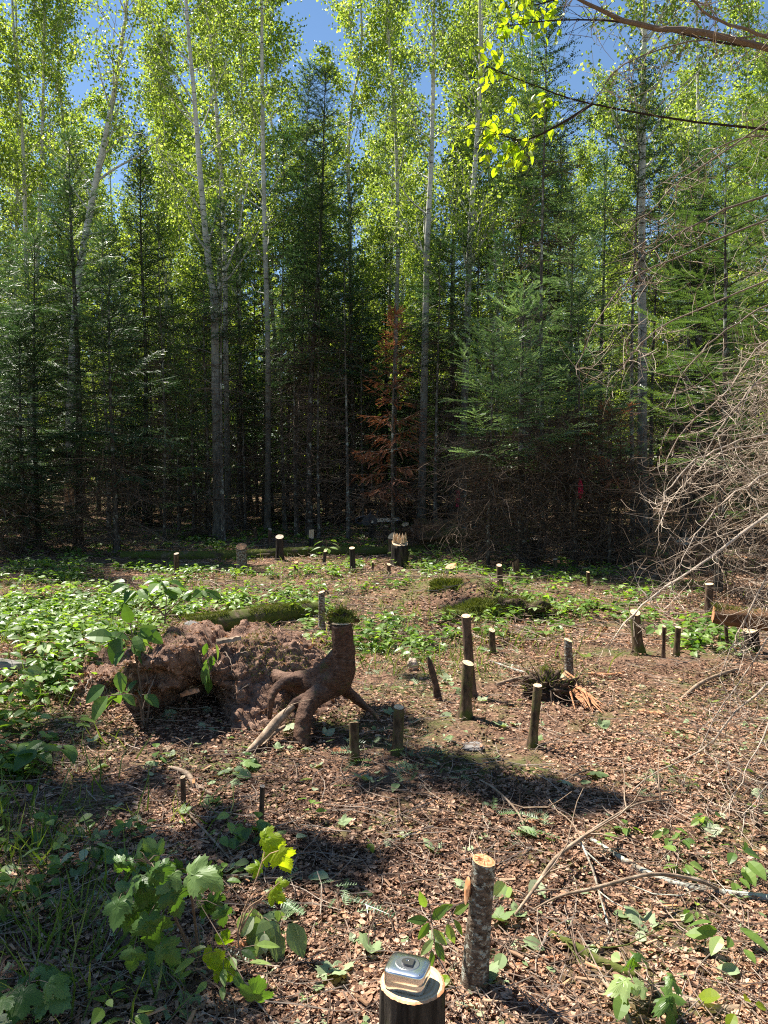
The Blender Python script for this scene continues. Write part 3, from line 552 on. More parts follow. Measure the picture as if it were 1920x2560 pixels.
cover(31000, 3.2, 11, (.03, .18), (.036, .090), lambda px, py: region(px, py, GREEN), 'undergrowth', 'broad-leaved green plants covering the ground at left and in patches')
cover(9000, 10, 30, (.04, .17), (.05, .11), lambda px, py: region(px, py, [(400, 1340, 700, 60, 1), (1000, 1340, 300, 50, .7), (1150, 1380, 160, 40, .8), (1500, 1400, 500, 50, .2)]), 'far_undergrowth_plants', 'dark green low plants under the edge of the wood')
cover(1700, 1.4, 3.8, (.03, .18), (.025, .062), lambda px, py: region(px, py, [(120, 2150, 300, 460, .8), (560, 2080, 330, 140, .35), (480, 2480, 260, 160, .6), (1650, 2300, 400, 300, .12), (300, 2450, 400, 200, .3)]), 'foreground_undergrowth', 'small green plants in the shade at lower left', (3, 6))
pile('wilted_leaf_litter', [t_maple(.3), OVW, t_maple(-.2)], 520, 1.3, 7, .05, .10, 'fallen', 'pale green wilted leaves fallen on the litter', 'fallen leaves', .3, .03, sel=lambda px, py, x, y: .45 + .5 * region(px, py, [(600, 2150, 500, 350, 1)]))
# ------------------------------------------------------------------ soil mound of the upturned root
xs = np.arange(-2.75, -.18, .010); vs = np.linspace(0, 1, 260); X, Vv_ = np.meshgrid(xs, vs, indexing='ij')
yf0 = np.interp(X, [-2.75, -1.9, -1.4, -1.2, -1.0, -.92, -.8, -.6, -.4, -.2], [4.3, 4.15, 4.1, 4.18, 4.24, 4.08, 3.84, 3.80, 3.95, 4.05]); wd0 = np.interp(X, [-2.75, -1.9, -1.4, -1.2, -.98, -.85, -.6, -.2], [.40, .26, .14, .10, .10, .55, .85, .7])
Y_ = np.where(Vv_ < .12, 3.55 + (yf0 - .06 - 3.55) * Vv_ / .12, np.where(Vv_ < .62, yf0 - .06 + (wd0 + .12) * (Vv_ - .12) / .5, yf0 + wd0 + .06 + (5.5 - yf0 - wd0 - .06) * (Vv_ - .62) / .38))
rg = np.interp(X, [-2.75, -1.95, -1.5, -1.30, -1.2, -1.03, -.98, -.90, -.75, -.55, -.4, -.25, -.18], [-.01, .10, .19, .38, .43, .40, .33, .41, .41, .38, .28, .13, -.02]) + .03 * fbm(X * 5, Y_ * 5, 15, 3)
yf = np.interp(X, [-2.75, -1.9, -1.4, -1.2, -1.0, -.92, -.8, -.6, -.4, -.2], [4.3, 4.15, 4.1, 4.18, 4.24, 4.08, 3.84, 3.80, 3.95, 4.05]) + .05 * vn(X * 9, Y_ * 2, 4)
wd = np.interp(X, [-2.75, -1.9, -1.4, -1.2, -.98, -.85, -.6, -.2], [.40, .26, .14, .10, .10, .55, .85, .7])
u = np.clip((Y_ - yf) / wd, 0, 1); s = u * u * (3 - 2 * u); rg = rg * 1.1; b = np.clip((5.35 - Y_) / .55, 0, 1); b = b * b * (3 - 2 * b)
H = rg * s * b; rough = np.interp(X, [-1.05, -.85], [.050, .026]) * (.5 - np.abs(fbm(X * 6 + 3, (Y_ + H) * 6, 19, 5)) * 1.6) - .03 + .030 * fbm(X * 30, (Y_ + H * 2) * 30, 23, 3); Z = T(X, Y_) - .04 + H + rough * np.clip(H * 12, 0, 1)
steep = np.exp(-((X + 1.18) / .3) ** 2); Yp = Y_ - steep * np.clip(H, 0, .4) * .75 * np.clip(1.3 - (Y_ - yf) / .5, 0, 1) + .16 * fbm(X * 8, Z * 11, 29, 5) * np.clip(H * 6, 0, 1) * (1 - np.clip((Y_ - yf) / .6, 0, 1))
cave = np.exp(-((X + 1.07) / .17) ** 2) * np.clip((.25 - H) / .08, 0, 1) * np.clip((Y_ - yf + .08) / .06, 0, 1) * np.clip((yf + .5 - Y_) / .2, 0, 1); Yp = Yp + .34 * cave; nx, ny = X.shape; i, j = np.meshgrid(np.arange(nx - 1), np.arange(ny - 1), indexing='ij'); a = i * ny + j
Hm = H
mound = MB().add(np.stack([X, Yp, Z], -1).reshape(-1, 3), np.stack([a, a + ny, a + ny + 1, a + 1], -1).reshape(-1, 4)).build('root_mound', M['mound'], None, True)
tag(mound, 'heap of bare red-brown soil thrown up by the overturned root', 'mound')
# crumbs, moss tufts and bits on the mound (parts of it)
n = 17000; ii = (nx * rng.random(n) ** 1.7).astype(int); jj = rng.integers(0, ny, n); k = Hm[ii, jj] > .03; ii, jj = ii[k], jj[k]; P = np.stack([X[ii, jj], Yp[ii, jj], Z[ii, jj]], -1)
c = MB().add(*spread(*CR[0], P, frame(rdir(len(P)), rdir(len(P))), .006 + .024 * rng.random(len(P)) ** 3)).build('crumbs', M['litter'], mound)
n = 40000; ii = rng.integers(0, nx, n); jj = rng.integers(0, ny, n); mo = fbm(X[ii, jj] * 4, Y_[ii, jj] * 4, 91, 3); k = (Hm[ii, jj] > .05) & (mo > .12) ; ii, jj = ii[k], jj[k]; P = np.stack([X[ii, jj], Yp[ii, jj], Z[ii, jj]], -1); m = len(P)
c = MB().add(*spread(*BL, P, frame(rdir(m) + np.array([0, -.5, .8]), rdir(m)), np.stack([.012 + .022 * rng.random(m), np.full(m, .06), np.full(m, .03)], -1))).build('moss', M['moss'], mound)
n = 46; ii = rng.integers(30, nx, n); jj = rng.integers(50, 150, n); P = np.stack([X[ii, jj], Yp[ii, jj] - .01, Z[ii, jj] + .005], -1)
RT = grow(P, rdir(n) * np.array([1, .4, .6]) + np.array([0, -.5, 0]), .08 + .25 * rng.random(n), 8, np.array([0, -.3, -1.6]), .25)
for i in range(n): MB().add(*tubes(RT[i:i + 1], np.linspace(.004, .001, 8)[None], 4, .3 + .7 * rng.random())).build('rootlet', M['twig'], mound)
# ------------------------------------------------------------------ stumps
def rough_tube(path, rad, k, amp, seed, fur=0):
    P = poly(path, max(len(path) * 3, 10)); N = len(P); rad = np.interp(np.linspace(0, 1, N), np.linspace(0, 1, len(rad)), rad); r = np.random.default_rng(seed)
    t = nrm(np.gradient(P, axis=0)); m = nrm(t.mean(0)[None])[0]; ref = np.array([1., .1, 0]) if abs(m[2]) > .75 else np.array([0.05, .1, 1.]); n1 = nrm(np.cross(t, ref)); n2 = np.cross(t, n1); a = np.arange(k) * 2 * np.pi / k
    per = 1 + amp * (vn(np.cos(a)[None] * 1.7 + seed, np.linspace(0, N * .35, N)[:, None] + np.sin(a)[None] * 1.7, seed) * 2 + fur * vn(a[None] * k / 4.2 + 0 * P[:, :1], 0 * P[:, :1] + np.linspace(0, 1, N)[:, None] * 1.5, seed + 5) * 2)
    V = P[:, None] + (rad[:, None] * per)[..., None] * (np.cos(a)[None, :, None] * n1[:, None] + np.sin(a)[None, :, None] * n2[:, None])
    i = np.arange(N - 1)[:, None] * k + np.arange(k)[None]; j = np.arange(N - 1)[:, None] * k + (np.arange(k)[None] + 1) % k
    return V, np.stack([i, j, j + k, i + k], -1).reshape(-1, 4)
def disc(V, ring, bulge=.0, tilt=0, seed=0):
    c = V[ring].mean(0); n = len(V[ring]); inner = c + (V[ring] - c) * .55 + np.random.default_rng(seed).normal(size=(n, 3)) * .0015; inner[:, 2] += bulge * .6
    P = np.vstack([V[ring], inner, c[None] + [[0, 0, bulge]]]); o = P[-1].copy(); i = np.arange(n); j = (i + 1) % n
    return P - o, [np.stack([i, j, j + n, i + n], -1), np.stack([i + n, j + n, np.full(n, 2 * n)], -1)], o
def stump(label, top, base, wpx, bark='stumpbark', cut='cut', flare=1.35, k=14, tilt=(0, 0), sp=0, Y=None, wb=None, name='stump', bulge=0, group='cut stumps and poles standing in the clearing', amp=.07, fur=.3):
    tilt = tilt if tilt != (0, 0) else (.7 * (((top[0] * 13 + top[1]) % 17) / 17 - .5), .12 + .45 * ((top[0] * 7 + top[1]) % 11) / 11); B = G(*base) if Y is None else gxy(base[0], Y); Tp = at(top[0], top[1], B[1]); r = wpx / F * B[1] / 2; seed = int(top[0] * 7 + top[1]) % 9999
    t = thing(name, label, 'stump', B, group); P = np.array([(0, 0, -.03), (0, 0, .02), (Tp - B) * .5 * np.array([1, 1, 1]) + np.array([.01, 0, 0]) * r, Tp - B]); rb = r * (1 if wb is None else wb / wpx)
    V, Q = rough_tube(P, np.array([rb * flare * 1.1, rb * flare, rb * 1.03, r * 1.0, r]), k, amp, seed, fur); tx, ty = tilt; e = V[-1]; V[-1, :, 2] += (e[:, 0] - e[:, 0].mean()) * tx + (e[:, 1] - e[:, 1].mean()) * ty
    ring = V[-1].copy(); MB().add(V.reshape(-1, 3), Q).build('trunk', M[bark], t, True)
    D, f, o = disc(np.asarray(ring), slice(None), bulge, 0, seed); c = MB().add(D, f).build('cut_face', M[cut], t); c.location = tuple(o + np.array([0, 0, .0012]))
    if sp:
        n = sp; rr = np.random.default_rng(seed); a = rr.random(n) * 6.28; q = np.stack([np.cos(a), np.sin(a), 0 * a], -1) * r * .75 * rr.random((n, 1)) + np.array([0, 0, 0]); h = r * (.35 + 1.0 * rr.random(n))
        Sp = np.stack([q, q + np.stack([rr.normal(size=n) * .004, rr.normal(size=n) * .004, h * .6], -1), q + np.stack([rr.normal(size=n) * .006, rr.normal(size=n) * .006, h], -1)], 1)
        s_ = MB().add(*tubes(Sp, np.array([[r * .2, r * .12, .0005]]), 4)).build('splinters', M[cut], t); s_.location = tuple(o)
    return t
ST = [
 ('short sawn pole with a pale top, right beside the crooked rooted stump', (885, 1806), (886, 1900), 24, dict(bark='mossbark', tilt=(0, -.3))),
 ('sawn pole with moss down one side, next to a cut fir sprig in the shade', (997, 1768), (993, 1890), 27, dict(bark='mossbark')),
 ('tall dark pole standing behind a shorter one that overlaps it', (1165, 1540), (1179, 1745), 23, dict()),
 ('dark pole right in front of the tall one, mossy at its foot', (1170, 1658), (1163, 1797), 28, dict(bark='mossbark', flare=1.6)),
 ('knee-high mossy pole behind the pair of overlapping dark poles', (1230, 1575), (1231, 1636), 16, dict(bark='mossbark')),
 ('smooth brown pole standing above the splintered orange root clump', (1420, 1600), (1423, 1708), 21, dict(bark='palebark')),
 ('leaning dark pole with a mossy foot, between the flat stone and the orange root clump', (1344, 1714), (1331, 1870), 22, dict(bark='mossbark', flare=1.6)),
 ('thick dark stump mossy on its left side, left of a pair of thin poles', (1588, 1531), (1595, 1633), 26, dict(bark='mossbark', flare=1.55)),
 ('thinnest of the pair of poles in front of the mossy resting log', (1660, 1566), (1658, 1647), 9, dict()),
 ('thicker of the pair of poles in front of the mossy resting log, pale topped', (1695, 1568), (1691, 1641), 15, dict(bark='mossbark')),
 ('pole just behind the orange sawn end of the resting log', (1773, 1460), (1771, 1534), 20, dict()),
 ('thin stick standing under the orange end of the resting log', (1814, 1556), (1818, 1620), 9, dict()),
 ('broad dark stump carrying the mossy resting log', (1877, 1572), (1880, 1630), 36, dict(bark='furrow')),
 ('thin mossy pole with a round green leaf beside its top', (1470, 1430), (1471, 1473), 8, dict(bark='mossbark')),
 ('little pale mossy stump near the back, right of the slant-topped stump', (1388, 1398), (1388, 1430), 11, dict(bark='mossbark', cut='cutgrey')),
 ('dark slanted stump leaning left with a grey top', (1289, 1402), (1293, 1452), 17, dict(cut='cutgrey', tilt=(.5, -.3))),
 ('upright brown stump left of the dark slanted one', (1248, 1413), (1250, 1465), 14, dict()),
 ('pale barked stump with an orange-red top rising behind the moss cushion', (1128, 1416), (1128, 1455), 29, dict(bark='palebark', cut='cutorange', bulge=.012)),
 ('small ledged stump with a yellowish top near the back right', (1651, 1421), (1648, 1455), 14, dict(cut='cutorange')),
 ('wide stump behind the bleached twigs, its pale top seen edge on', (1712, 1354), (1712, 1410), 44, dict(cut='cutgrey')),
 ('bright-topped stump behind the dead twigs by the right edge', (1860, 1393), (1860, 1438), 20, dict(cut='cutorange')),
 ('small stump beside the slanting fallen log at the foot of the white aspen', (1585, 1381), (1585, 1415), 11, dict()),
 ('nearly black stump touching the foot of the blue-green fir', (1334, 1347), (1338, 1404), 19, dict(bark='furrow', flare=1.5, cut='cutgrey')),
 ('low dark stump in the shade left of the fir foot', (1214, 1352), (1214, 1393), 10, dict(bark='furrow', cut='cutgrey')),
 ('thick furrowed stump crowned with pale splinters', (1000, 1356), (998, 1415), 42, dict(bark='furrow', sp=26, flare=1.25)),
 ('mossy stump with a pointed pale top, half hidden by the splinter-topped one', (982, 1341), (981, 1395), 25, dict(bark='mossbark', bulge=.06)),
 ('dark stump with a pale flat top behind the splinter-topped one', (1013, 1311), (1013, 1360), 18, dict(bark='furrow')),
 ('dark stump with a thin pale top right of the one the chainsaw sits on', (966, 1316), (966, 1353), 11, dict(bark='furrow')),
 ('stout pale stump with an uneven pinkish top, left of the far dark stump', (603, 1366), (605, 1430), 27, dict(bark='palebark', cut='cutorange', bulge=.02)),
 ('far dark square-shouldered stump with a grey top', (699, 1342), (699, 1400), 20, dict(bark='furrow', cut='cutgrey')),
 ('far thin stump with a pale notch for a top', (675, 1323), (674, 1370), 9, dict(cut='cutgrey')),
 ('small far stump with a reddish top left of the notched one', (637, 1320), (640, 1352), 8, dict(cut='cutorange')),
 ('stump whose sawn-off back stands up as a tall pale hinge of wood', (778, 1344), (778, 1370), 13, dict(bark='furrow')),
 ('tiny stub with a bright orange top on open ground', (740, 1406), (740, 1432), 10, dict(cut='cutorange')),
 ('dark pole with a chipped pinkish top, in front of the far mossy log', (880, 1370), (882, 1430), 14, dict(bark='furrow')),
 ('slim dark stub under the bright green leaflets', (813, 1378), (810, 1413), 8, dict(bark='furrow')),
 ('small reddish stub at the foot of the splinter-topped stump', (972, 1411), (972, 1438), 10, dict()),
 ('stump with a pale shaved face among the green plants at left', (441, 1384), (442, 1442), 12, dict(cut='cutgrey')),
 ('grey pole directly behind the crooked rooted stump', (804, 1480), (804, 1575), 16, dict(bark='palebark')),
 ('short dark stick stump in the left foreground beside a thick bare root', (457, 1943), (459, 2020), 13, dict(flare=1.1)),
 ('dark stick stump rising from young green leaves in the left foreground', (656, 1966), (653, 2070), 13, dict(flare=1.1, cut='cutgrey')),
 ('far thin pale pole on the dark heap', (1084, 1303), (1084, 1328), 4, dict()),
 ('thin pale stub among the plants in front of the far mossy log', (932, 1405), (932, 1427), 5, dict()),
]
for lab, tp, bs, wp, kw in ST: stump(lab, tp, bs, wp, **kw)
hinge = [c for c in bpy.data.objects if c.get('label', '').startswith('stump whose sawn-off back')][0]
HY = hinge.location.y; hb = MB(); q = np.array([(-.045, .03, 0), (.045, .03, 0), (.045, .05, 0), (-.045, .05, 0), (-.040, .03, .14), (.045, .035, .15), (.045, .05, .15), (-.04, .05, .14)]); q[:, 2] += at(778, 1344, HY)[2] - hinge.location.z - .005
hb.add(q, np.array([(0, 1, 5, 4), (1, 2, 6, 5), (2, 3, 7, 6), (3, 0, 4, 7), (4, 5, 6, 7)])).build('hinge_wood', M['cut'], hinge)
# the stump the tape measure sits on
TY = 1.60; Tt = at(1031, 2456, TY); rT = 84 / F * TY; B = np.array([Tt[0], Tt[1], float(T(Tt[0], Tt[1])) - .02])
ts = thing('stump', 'black-barked stump in the foreground carrying the chrome tape measure', 'stump', B, 'cut stumps and poles standing in the clearing')
V, Q = rough_tube(np.array([(0, 0, -.02), (0, 0, .05), (0, 0, (Tt - B)[2] * .6), (0, 0, (Tt - B)[2])]), np.array([rT * 1.45, rT * 1.22, rT * 1.05, rT * .99, rT]), 96, .035, 5, .9); MB().add(V.reshape(-1, 3), Q).build('trunk', M['furrow'], ts, True)
ring = V[-1]; c0 = ring.mean(0); i = np.arange(96); rings = [ring, c0 + (ring - c0) * .93 + [0, 0, .003], c0 + (ring - c0) * .9 + [0, 0, .0035]] + [c0 + (ring - c0) * s + [0, 0, .004] for s in (.6, .3)]
P = np.vstack(rings + [c0[None] + [0, 0, .004]]) - c0; fs = [np.stack([i + a * 96, (i + 1) % 96 + a * 96, (i + 1) % 96 + (a + 1) * 96, i + (a + 1) * 96], -1) for a in range(1, 4)]
MB().add(P, [np.concatenate(fs), np.stack([i + 4 * 96, (i + 1) % 96 + 4 * 96, np.full(96, 5 * 96)], -1)]).build('cut_face', M['cut'], ts).location = tuple(c0)
MB().add(P, [np.stack([i, (i + 1) % 96, (i + 1) % 96 + 96, i + 96], -1)]).build('bark_rim', M['cutorange'], ts).location = tuple(c0)
# foreground pole with a side chip
t = stump('tall mottled sawn pole in the foreground with an orange chip on its side', (1210, 2152), (1186, 2473), 59, bark='palebark', wb=66, k=40, flare=1.18, tilt=(-.12, .05), bulge=.004, amp=.04, fur=.8, cut='cutorange')
Bp = np.array(t.location); c = at(1171, 2218, Bp[1]) - Bp; a = np.linspace(0, 2 * np.pi, 14, endpoint=False)
L0 = [c + np.array([-.004 - .005 * math.cos(x) + .005 * math.sin(x), .013 * math.cos(x) - .008, .038 * math.sin(x) + .006 * math.cos(2 * x)]) for x in a]; L1 = [p * .4 + (c + np.array([.012, .005, -.01])) * .6 for p in L0]; i = np.arange(14)
MB().add(np.vstack([L0, L1, [np.mean(L0, 0) + [-.004, -.004, 0]]]), [np.stack([i, (i + 1) % 14, (i + 1) % 14 + 14, i + 14], -1), np.stack([i, (i + 1) % 14, np.full(14, 28)], -1)[:, ::-1]]).build('chipped_knot', M['cutorange'], t)
# broken dark snag
b = G(1096, 1750); snag = thing('broken_snag', 'thin charred-looking broken stick leaning left among fir sprigs', 'stick', b); Tp = at(1070, 1641, b[1]) - b
V, Q = rough_tube(np.array([(0, 0, -.02), Tp * .4 + [.006, 0, 0], Tp * .8, Tp]), np.array([.026, .022, .020, .014, .003]), 10, .2, 3, .5); MB().add(V.reshape(-1, 3), Q).build('trunk', M['darkwood'], snag)
# ------------------------------------------------------------------ crooked rooted stump
cb = G(755, 1845); cs = thing('crooked_stump', 'sawn stump curving up like a bent knee out of the soil heap on exposed roots', 'stump', cb)
def cp3(*l): return np.array([at(x, y, Y) for x, y, Y in l]) - cb
mb = MB()
for pts, rad in [
 (cp3((610, 1668, 4.50), (712, 1700, 4.26), (778, 1710, 4.12), (822, 1710, 4.07), (853, 1678, 4.05), (858, 1622, 4.05), (853, 1562, 4.05)), [.034, .050, .064, .084, .077, .061, .053]),
 (cp3((822, 1722, 4.05), (780, 1750, 3.97), (761, 1785, 3.90), (756, 1820, 3.87), (754, 1865, 3.84)), [.062, .051, .044, .042, .048]),
 (cp3((775, 1704, 4.14), (740, 1702, 4.10), (702, 1708, 4.04), (680, 1742, 3.97), (674, 1798, 3.95)), [.038, .034, .028, .018, .010]),
 (cp3((850, 1705, 4.08), (885, 1738, 4.08), (918, 1768, 4.06), (950, 1800, 4.02)), [.034, .020, .015, .011]),
 (cp3((738, 1694, 4.20), (795, 1686, 4.09), (842, 1640, 4.05)), [.036, .044, .046]),
 (cp3((830, 1710, 4.1), (875, 1740, 4.2), (915, 1772, 4.3)), [.03, .020, .014]),
 (cp3((800, 1740, 4.0), (770, 1745, 4.0), (735, 1760, 3.96), (722, 1775, 3.95)), [.045, .035, .025, .014])]:
    V, Q = rough_tube(pts, np.array(rad), 26, .07, len(mb.v) + 3, .3); n = mb.n; mb.add(V.reshape(-1, 3), Q)
    for e, rev in ((0, 1), (len(V) - 1, 0)):
        rr_ = V[e]; k = len(rr_); ii = np.arange(k); f = np.stack([ii, (ii + 1) % k, np.full(k, k)], -1); mb.add(np.vstack([rr_, rr_.mean(0)[None]]), f[:, ::-1] if rev else f)
o = mb.build('trunk', M['rootbark'], cs, True)
rm = o.modifiers.new('weld', 'REMESH'); rm.mode = 'VOXEL'; rm.voxel_size = .005; rm.use_smooth_shade = True
sm = o.modifiers.new('smooth', 'SMOOTH'); sm.iterations = 5; sm.factor = .6
tx = bpy.data.textures.new('bark_relief', 'CLOUDS'); tx.noise_scale = .06; tx.noise_depth = 4; dm = o.modifiers.new('relief', 'DISPLACE'); dm.texture = tx; dm.strength = .016; dm.mid_level = .5
c = cp3((853, 1560, 4.05))[0]; a = np.arange(22) * 2 * np.pi / 22; V = np.stack([.051 * np.cos(a), .051 * np.sin(a), .002 + 0 * a], -1)
V, f, o_ = disc(V, slice(None), .002); MB().add(V, f).build('cut_face', M['cut'], cs).location = tuple(c + np.array([0, 0, .006]))
n = 260; q = c + rng.normal(size=(n, 3)) * np.array([.025, .02, .004]) - [0, 0, .012] + np.array([.004, .01, .02]); MB().add(*spread(*BL, q, frame(rdir(n) + [0, 0, .7], rdir(n)), np.stack([.02 + .03 * rng.random(n), np.full(n, .07), np.full(n, .03)], -1))).build('moss', M['moss'], cs)
def twigthing(label, pts, rad, mat='palewood', name='fallen_branch', cat='branch', k=8, amp=.12, side=0, group=None, world=False, lichen=0):
    """pts: (px, py, height above ground) with the ground under that pixel, or world points"""
    W_ = []
    for q in pts:
        if world: W_.append(q)
        else:
            p = G(q[0], q[1], q[2] if len(q) > 2 else .015); W_.append(p)
    W_ = np.array(W_); b = W_[0].copy(); seed = int(abs(b[0] * 991 + b[1] * 377)) + 3; V, Q = rough_tube(W_ - b, np.array(rad), k, amp, seed, .4)
    mb = MB().add(V.reshape(-1, 3), Q, .6)
    for e, rev in ((0, 1), (len(V) - 1, 0)): ii = np.arange(k); f = np.stack([ii, (ii + 1) % k, np.full(k, k)], -1); mb.add(np.vstack([V[e], V[e].mean(0)[None]]), f[:, ::-1] if rev else f, .6)
    if side:
        P = poly(W_ - b, 12); q, t, fr, _ = sample(P[None], side, .1, .95); s = grow(q, t + rdir(side) * .9 + [0, 0, .25], .12 + .35 * rng.random(side), 6, rdir(side) * .7, .15); mb.add(*tubes(s, np.linspace(.0035, .0012, 6)[None] * max(1, rad[0] * 60), 4, .5))
    o = mb.build(name, M[mat], None, True); o.location = tuple(b); return tag(o, label, cat, group)
FB = [
 ('lichen-crusted pale branch lying across the right foreground', [(1478, 2098), (1560, 2150), (1640, 2192), (1760, 2225), (1940, 2248)], [.012, .017, .019, .020, .022], 'lichenwood', 0),
 ('bare brown branch arching from beside the foreground pole towards the right', [(1330, 2275, .02), (1400, 2240, .07), (1480, 2222, .10), (1560, 2200, .12), (1640, 2185, .12), (1740, 2200, .07), (1800, 2225, .02)], [.004, .007, .009, .010, .010, .009, .008], 'palewood', 0),
 ('long grey-brown branch with side twigs running up to the shaded band', [(1285, 2290, .03), (1340, 2215, .06), (1385, 2150, .08), (1440, 2105, .09), (1520, 2050, .10), (1600, 2008, .06), (1680, 2000, .03)], [.006, .009, .011, .011, .009, .007, .005], 'palewood', 10),
 ('white twig hanging down from the crossing branches', [(1452, 2105, .08), (1480, 2170, .06), (1500, 2240, .05), (1520, 2310, .02)], [.006, .006, .005, .004], 'lichenwood', 3),
 ('mossy grey log sunk in the litter right of the foreground pole', [(1370, 2330, .01), (1440, 2370, .01), (1510, 2410, .01), (1590, 2440, .01)], [.018, .024, .026, .020], 'mossylog', 2),
 ('bare yellowish log leaving the bottom right corner', [(1630, 2470, .01), (1720, 2505, .01), (1800, 2525, .01), (1960, 2520, .01)], [.016, .020, .022, .020], 'palewood', 0),
 ('pale split stick lying behind the foreground pole', [(1235, 2425, .01), (1330, 2405, .01), (1400, 2390, .01)], [.009, .011, .007], 'orangewood', 0),
 ('curved pale stick reaching out of the bottom of the photo', [(1500, 2440, .02), (1545, 2500, .03), (1580, 2570, .02)], [.009, .012, .012], 'palewood', 0),
 ('short stub of a stick standing in the litter', [(1500, 2385, .005), (1530, 2330, .03)], [.009, .006], 'palewood', 0),
 ('dark bent branch with a fork lying in the shaded band', [(1200, 1950, .02), (1245, 1978, .04), (1300, 2040, .03), (1318, 2108, .01)], [.006, .007, .007, .005], 'palewood', 4),
 ('dark stick in the shaded band left of the white twig', [(1290, 2040, .01), (1310, 1985, .03), (1345, 1955, .02)], [.006, .006, .004], 'darkwood', 2),
 ('thin brown stick lying between the pole pair and the tape stump', [(965, 2290, .01), (1010, 2225, .01)], [.007, .006], 'palewood', 0),
 ('hooked little stick on the bare litter', [(1085, 2220, .01), (1100, 2190, .02), (1097, 2162, .02)], [.005, .005, .004], 'palewood', 0),
 ('smooth thick root lying bare beside the short dark stick stump', [(428, 1918, .01), (468, 1935, .02), (490, 1965, .02), (535, 1988, .01)], [.014, .021, .018, .008], 'palewood', 0),
 ('dark charred-looking stick at the end of the bare root', [(540, 1996, .01), (590, 1985, .01), (632, 1972, .01)], [.008, .010, .006], 'darkwood', 0),
 ('grey-brown stick slanting down to the right of the short stick stump', [(472, 2035, .02), (520, 2085, .03), (560, 2130, .02), (592, 2168, .01)], [.006, .007, .006, .004], 'palewood', 0),
 ('broken weathered wood propped against the crooked stump', [(612, 1888, .01), (660, 1840, .06), (700, 1795, .12), (735, 1765, .17)], [.012, .022, .024, .016], 'palewood', 2),
 ('smaller split piece lying under the propped wood', [(655, 1868, .01), (680, 1838, .03), (712, 1815, .05)], [.008, .011, .008], 'palewood', 0),
 ('dark old log piece half buried in the lower left shade', [(258, 2320, .0), (300, 2345, .01), (330, 2380, .01)], [.02, .032, .03], 'darkwood', 0),
 ('thin dead stem lying in the lower left corner', [(60, 2330, .02), (90, 2400, .03), (110, 2455, .02)], [.004, .005, .004], 'twig', 0),
 ('pale branch lying behind the overlapping poles', [(1240, 1712, .02), (1300, 1695, .03), (1350, 1690, .02)], [.012, .013, .010], 'palewood', 3),
 ('bent stick lying on the litter left of the broad stone', [(1225, 1652, .01), (1290, 1675, .02), (1345, 1688, .02)], [.009, .008, .006], 'lichenwood', 2),
 ('long bare stick curving below the dead twigs at right', [(1700, 1752, .01), (1745, 1712, .03), (1790, 1690, .04), (1845, 1672, .03)], [.010, .012, .012, .009], 'palewood', 3),
 ('flaky strip of bark lying on the open litter', [(1470, 1685, .01), (1530, 1688, .01), (1560, 1682, .01)], [.014, .016, .010], 'orangewood', 0),
 ('slanting fallen log at the foot of the stout white aspen', [(1562, 1366, .02), (1600, 1385, .02), (1648, 1408, .01)], [.03, .045, .05], 'palewood', 2),
 ('thin stick lying on the moss among the poles', [(1395, 1960, .01), (1440, 1935, .02), (1500, 1915, .01)], [.006, .007, .005], 'palewood', 0),
 ('knobbly short log in the litter near the dead twigs', [(1580, 1962, .01), (1620, 1935, .01)], [.016, .017], 'palewood', 0),
 ('dark dead branch over the green plants in the middle distance', [(1040, 1540, .05), (1090, 1555, .06), (1135, 1548, .05)], [.006, .008, .006], 'darkwood', 5),
]
for lab, pts, rad, mt, sd in FB: twigthing(lab, pts, [q * (.62 if pts[0][1] > 1900 else 1) for q in rad], mt, side=sd)
# logs
def log(label, pts, rad, mat, cut=None, name='log', k=22, amp=.09, moss=0, mat2='moss'):
    W_ = np.array(pts); b = W_[0].copy(); t = thing(name, label, 'log', b); V, Q = rough_tube(W_ - b, np.array(rad), k, amp, int(abs(b[0] * 77)) + 2, .6); MB().add(V.reshape(-1, 3), Q).build('trunk', M[mat], t, True)
    for e, nm in ((0, 'cut_face'), (len(V) - 1, 'end_face')):
        r_ = V[e]; ii = np.arange(k); MB().add(np.vstack([r_, r_.mean(0)[None]]), np.stack([ii, (ii + 1) % k, np.full(k, k)], -1)[:, ::(-1 if e == 0 else 1)]).build(nm, M[cut or mat], t)
    if moss:
        n = moss; P = poly(W_ - b, 30); i = rng.integers(0, 29, n); rd = np.interp(i / 29, np.linspace(0, 1, len(rad)), rad); a = rng.normal(size=n) * .75; tt = nrm(P[np.minimum(i + 1, 29)] - P[i]); s_ = nrm(np.cross(tt, [0, 0, 1.]))
        q = P[i] + (P[np.minimum(i + 1, 29)] - P[i]) * rng.random((n, 1)) + (s_ * np.sin(a)[:, None] + np.array([0, 0, 1]) * np.cos(a)[:, None]) * rd[:, None] * .98; k_ = fbm(q[:, 0] * 5, a * 1.2, 17, 3) > -.12; q = q[k_]; m = len(q)
        MB().add(*spread(*BL, q, frame(rdir(m) + [0, 0, .9], rdir(m)), np.stack([.012 + .03 * rng.random(m), np.full(m, .08), np.full(m, .03)], -1))).build('moss', M[mat2], t)
    return t
def gl(px, Y, dz): p = gxy(px, Y); p[2] += dz; return p
log('mossy rotten log lying behind the soil heap', [gl(455, 6.3, .10), gl(560, 6.5, .10), gl(680, 6.9, .10), gl(800, 7.3, .09)], [.085, .095, .09, .07], 'mossylog', 'darkwood', moss=9000)
log('long dark mossy log lying across the far side of the clearing', [gl(300, 11.9, .06), gl(560, 12.0, .08), gl(760, 12.3, .08), gl(930, 12.6, .08), gl(1060, 12.9, .05)], [.07, .08, .09, .09, .07], 'mossylog', 'darkwood', moss=6000)
